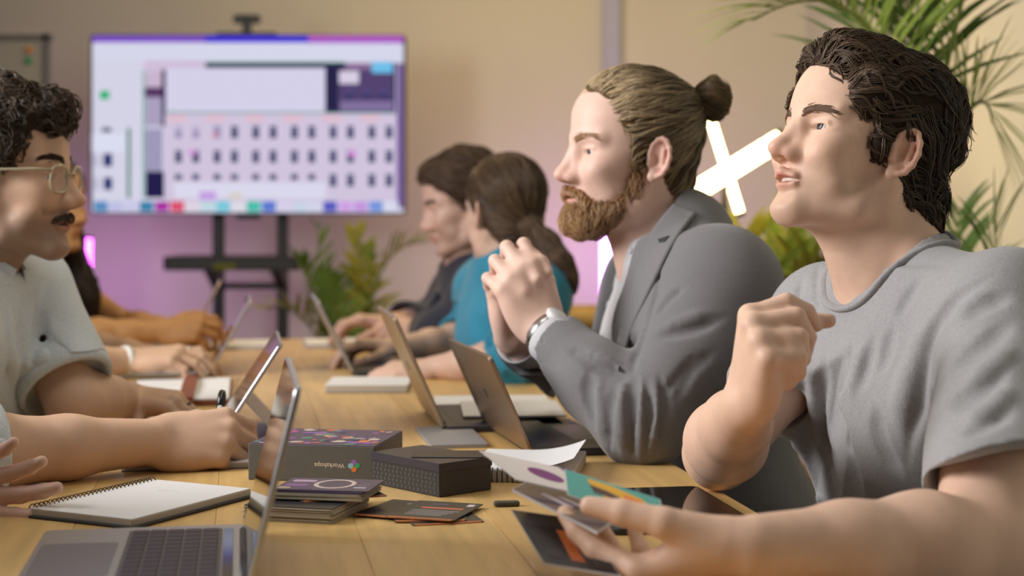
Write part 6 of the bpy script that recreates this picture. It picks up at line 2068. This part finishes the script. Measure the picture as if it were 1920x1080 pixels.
# white pads by the bronze laptop
def spiral_pad(label, c, ux, w, l, z0, h, loops, r0=0.0045):
    Rr, oo = frame_xy(ux, (c[0], c[1], z0))
    root = empty('spiral_pad', tuple(oo)); tag(root, label, 'notebook')
    mb = MB(); mb.slab(w, l, 0.0004, h - 0.0015, 0.002, 0.0003, oo, Rr); mb.build('page_block', mat('page_edge', rgb(190, 182, 172), 0.9), root)
    mb = MB(); mb.slab(w, l, h - 0.0015, h, 0.002, 0.0003, oo, Rr); mb.build('top_page', PAPER, root)
    for i in range(loops):
        x = -w / 2 + 0.006 + i * (w - 0.012) / (loops - 1)
        t = np.linspace(-1.0, 4.2, 9)
        mb = MB(); mb.tube([oo + Rr @ np.array([x, -l / 2 + 0.002 - r0 * math.cos(u_), h * 0.5 + (h * 0.62) * math.sin(u_)]) for u_ in t], 0.0008, 5); mb.build('wire_loop', WIRE, root, True)
    return root, Rr, oo
root, Rr, oo = spiral_pad('white spiral pad with a curling page beside the small black box', (0.022, 2.095, 0), (1, -0.14, 0), 0.135, 0.17, TABLE, 0.016, 20)
n = 16
vv = []
for i in range(n):
    for j in range(5):
        s_, t_ = i / (n - 1), j / 4
        vv.append(oo + Rr @ np.array([(s_ - 0.5) * 0.135, (t_ - 0.5) * 0.168, 0.0166 + 0.016 * max(0, s_ - 0.45) ** 2 * 3.2]))
vv = np.array(vv)
ff = [(i * 5 + j, (i + 1) * 5 + j, (i + 1) * 5 + j + 1, i * 5 + j + 1) for i in range(n - 1) for j in range(4)]
k = len(vv)
mb = MB(); mb.add(np.concatenate([vv, vv - [0, 0, 0.0004]]), ff + [tuple(x + k for x in q_)[::-1] for q_ in ff]); mb.build('curling_page', PAPER, root, True)
c = (T(836, 848) + T(900, 848) + T(905, 800) + T(838, 800)) / 4
slab_thing('thin_notebook', 'thin grey notebook tucked behind the bronze laptop', 'notebook', c + [-0.02, 0.0, 0], AX, 0.20, 0.085, TABLE, 0.006, mat('notebook_grey', rgb(140, 138, 138), 0.6))
# white sheets near the bearded man
c = (T(812, 803) + T(1052, 803) + T(1012, 742) + T(830, 742)) / 4
for i, (dx, dy, an) in enumerate(((-0.002, 0.10, -0.17), (0.030, -0.095, -0.12))):
    mb = MB(); Rr, oo = frame_xy(nrm([1, -an * 0.5, 0]), (c[0] + dx, c[1] + dy, TABLE + (0 if i == 0 else 0.013)))
    mb.slab(0.205 if i == 0 else 0.165, 0.20, 0.0004, 0.0035, 0.002, 0.0004, oo, Rr)
    tag(mb.build('paper_sheet', PAPER), ('white sheets behind the champagne laptop, farther pile', 'white sheets behind the champagne laptop, nearer pile')[i], 'paper', 'paper piles')
# notebooks in the middle
c = (T(615, 742) + T(768, 742) + T(765, 716) + T(622, 716)) / 4
ob, R, o = slab_thing('thick_notebook', 'thick white notebook lying alone in the middle of the table', 'notebook', c, (1, 0.02, 0), 0.155, 0.155, TABLE, 0.013, mat('page_edge', rgb(190, 182, 172), 0.9))
on(ob, R, o, 0, 0, 0.156, 0.156, TABLE + 0.013, PAPER, 'cover', 0.002, 0.003)
on(ob, R, o, 0, 0, 0.157, 0.157, TABLE + 0.0001, mat('cover_grey', rgb(110, 106, 112), 0.7), 'back_cover', 0.0016, 0.003)
for nm, lab, p, w, l in (('paper_tray', 'pale flat folder at the far end below the screen cart', (T(385, 660) + T(520, 660) + T(520, 641) + T(390, 641)) / 4, 0.18, 0.20),
                     ('paper_tray', 'pale flat folder at the far end below the palm', (T(568, 656) + T(690, 656) + T(690, 639) + T(570, 639)) / 4, 0.16, 0.20)):
    ob, R, o = slab_thing(nm, lab, 'folder', p, (1, 0.17, 0), w, l, TABLE, 0.010, mat('folder_pale', rgb(190, 186, 190), 0.7), 'pale folders at the far end')
    on(ob, R, o, 0, 0, w - 0.01, l - 0.01, TABLE + 0.010, PAPER, 'top_sheet', 0.0008)

# ------------------------------------------------------------------ pen in the writing hand
pr_ = MAN_DENIM
tip, topp = P(402, 850, 2.10), P(417, 735, 2.20)
d = nrm(topp - tip); x_ = nrm(np.cross(d, [0, 1, 0.1])); Rp_ = np.stack([x_, np.cross(d, x_), d], 1); Lp = np.linalg.norm(topp - tip)
pen = empty('pen', tuple(tip)); tag(pen, 'clear barrelled pen with a black cap held over the pad', 'pen')
mb = MB(); mb.lathe([(0.0006, 0), (0.0012, 0.004), (0.0040, 0.018), (0.0046, 0.03), (0.0046, Lp * 0.78), (0.003, Lp * 0.78)], tip, 14, Rp_); mb.build('barrel', mat('pen_clear', rgb(196, 196, 198), 0.15), pen, True)
mb = MB(); mb.lathe([(0.003, Lp * 0.74), (0.0056, Lp * 0.74), (0.0058, Lp * 0.95), (0.0045, Lp), (0.001, Lp)], tip, 14, Rp_); mb.build('cap', mat('pen_black', rgb(22, 24, 24), 0.3), pen, True)

# ------------------------------------------------------------------ cards held in the hand
def held(name, label, pts, th, m, prints=(), group=None, em=None):
    p = np.array(pts, float)                         # four corners, order around
    p[2] = p[1] + p[3] - p[0]
    n_ = nrm(np.cross(p[1] - p[0], p[3] - p[0]))
    if n_[2] < 0:
        n_ = -n_
    mb = MB(); mb.add(np.concatenate([p - n_ * th / 2, p + n_ * th / 2]), [(0, 3, 2, 1), (4, 5, 6, 7), (0, 1, 5, 4), (1, 2, 6, 5), (2, 3, 7, 6), (3, 0, 4, 7)])
    ob = mb.build(name, em or m); tag(ob, label, 'card', group)
    def uv(u, v, e):
        return (p[0] * (1 - u) + p[1] * u) * (1 - v) + (p[3] * (1 - u) + p[2] * u) * v + n_ * (th / 2 + e)
    k = 0
    if em is not None:
        mb = MB(); mb.add([uv(0.01, 0.01, 0.0002), uv(0.99, 0.01, 0.0002), uv(0.99, 0.99, 0.0002), uv(0.01, 0.99, 0.0002)], [(0, 1, 2, 3)]); mb.build('face_print', m, ob)
    for pg in prints:
        k += 1
        if pg[0] == 'quad':
            _, u0, v0, u1, v1, c_ = pg; poly = [(u0, v0), (u1, v0), (u1, v1), (u0, v1)]
        elif pg[0] == 'disc':
            _, u0, v0, ru, rv, c_ = pg; poly = [(u0 + ru * math.cos(a_), v0 + rv * math.sin(a_)) for a_ in np.linspace(0, 6.283, 25)[:-1]]
        else:
            _, poly, c_ = pg
        mb = MB(); mb.add([uv(u, v, 0.0003 + 0.00006 * k) for u, v in poly], [tuple(range(len(poly)))]); mb.build('print_patch', mat('hp_%d_%d_%d' % c_, rgb(*c_), 0.55), ob)
    return ob
HE = mat('held_edge', rgb(206, 204, 206), 0.7)
held('held_card', 'dark card with orange print hanging lowest from the hand', [P(958, 956, 1.58), P(1090, 975, 1.53), P(1150, 1064, 1.44), P(1020, 1058, 1.455)], 0.0014, mat('held_black', rgb(34, 28, 34), 0.4),
     [('poly', [(0.50, 0.30), (0.66, 0.30), (0.62, 0.86), (0.44, 0.86)], (176, 92, 36)), ('quad', 0.10, 0.10, 0.42, 0.28, (52, 44, 52)), ('quad', 0.14, 0.70, 0.36, 0.85, (58, 46, 48)), ('quad', 0.74, 0.30, 0.77, 0.9, (84, 78, 78))], 'cards held in the hand', HE)
held('held_card', 'plum card with white lines of text under the thumb', [P(960, 919, 1.58), P(1012, 892, 1.64), P(1140, 935, 1.47), P(1120, 1000, 1.42)], 0.0022, mat('held_plum', rgb(62, 40, 66), 0.4),
     [('quad', 0.30, 0.25, 0.42, 0.62, (176, 166, 180)), ('quad', 0.50, 0.40, 0.58, 0.75, (176, 166, 180))], 'cards held in the hand', HE)
held('held_card', 'cream card with a plum disc at the tip of the held fan', [P(898, 845, 1.64), P(1072, 882, 1.56), P(1066, 930, 1.51), P(968, 900, 1.57)], 0.0012, mat('held_cream', rgb(206, 196, 190), 0.5),
     [('disc', 0.52, 0.50, 0.17, 0.22, (112, 44, 104)), ('quad', 0.86, 0.0, 1.0, 1.0, (92, 48, 84)), ('disc', 0.97, 0.5, 0.05, 0.38, (196, 186, 176))], 'cards held in the hand', HE)
held('held_card', 'teal card with a yellow and orange swirl nearest the wrist', [P(1058, 880, 1.53), P(1238, 937, 1.455), P(1222, 977, 1.42), P(1064, 928, 1.49)], 0.0012, mat('held_teal', rgb(58, 146, 136), 0.45),
     [('poly', [(0.24, 0.10), (0.50, 0.10), (0.80, 0.25), (0.92, 0.50), (0.86, 0.80), (0.62, 0.85), (0.40, 0.62), (0.28, 0.40)], (214, 160, 36)),
      ('poly', [(0.62, 0.30), (0.80, 0.35), (0.88, 0.55), (0.80, 0.75), (0.62, 0.66)], (222, 104, 28)),
      ('poly', [(0.26, 0.32), (0.44, 0.36), (0.66, 0.52), (0.62, 0.64), (0.42, 0.58), (0.30, 0.60)], (70, 44, 40)), ('poly', [(0.38, 0.70), (0.58, 0.78), (0.64, 0.90), (0.42, 0.92)], (206, 176, 40))], 'cards held in the hand', HE)
# ring on the hand holding the cards
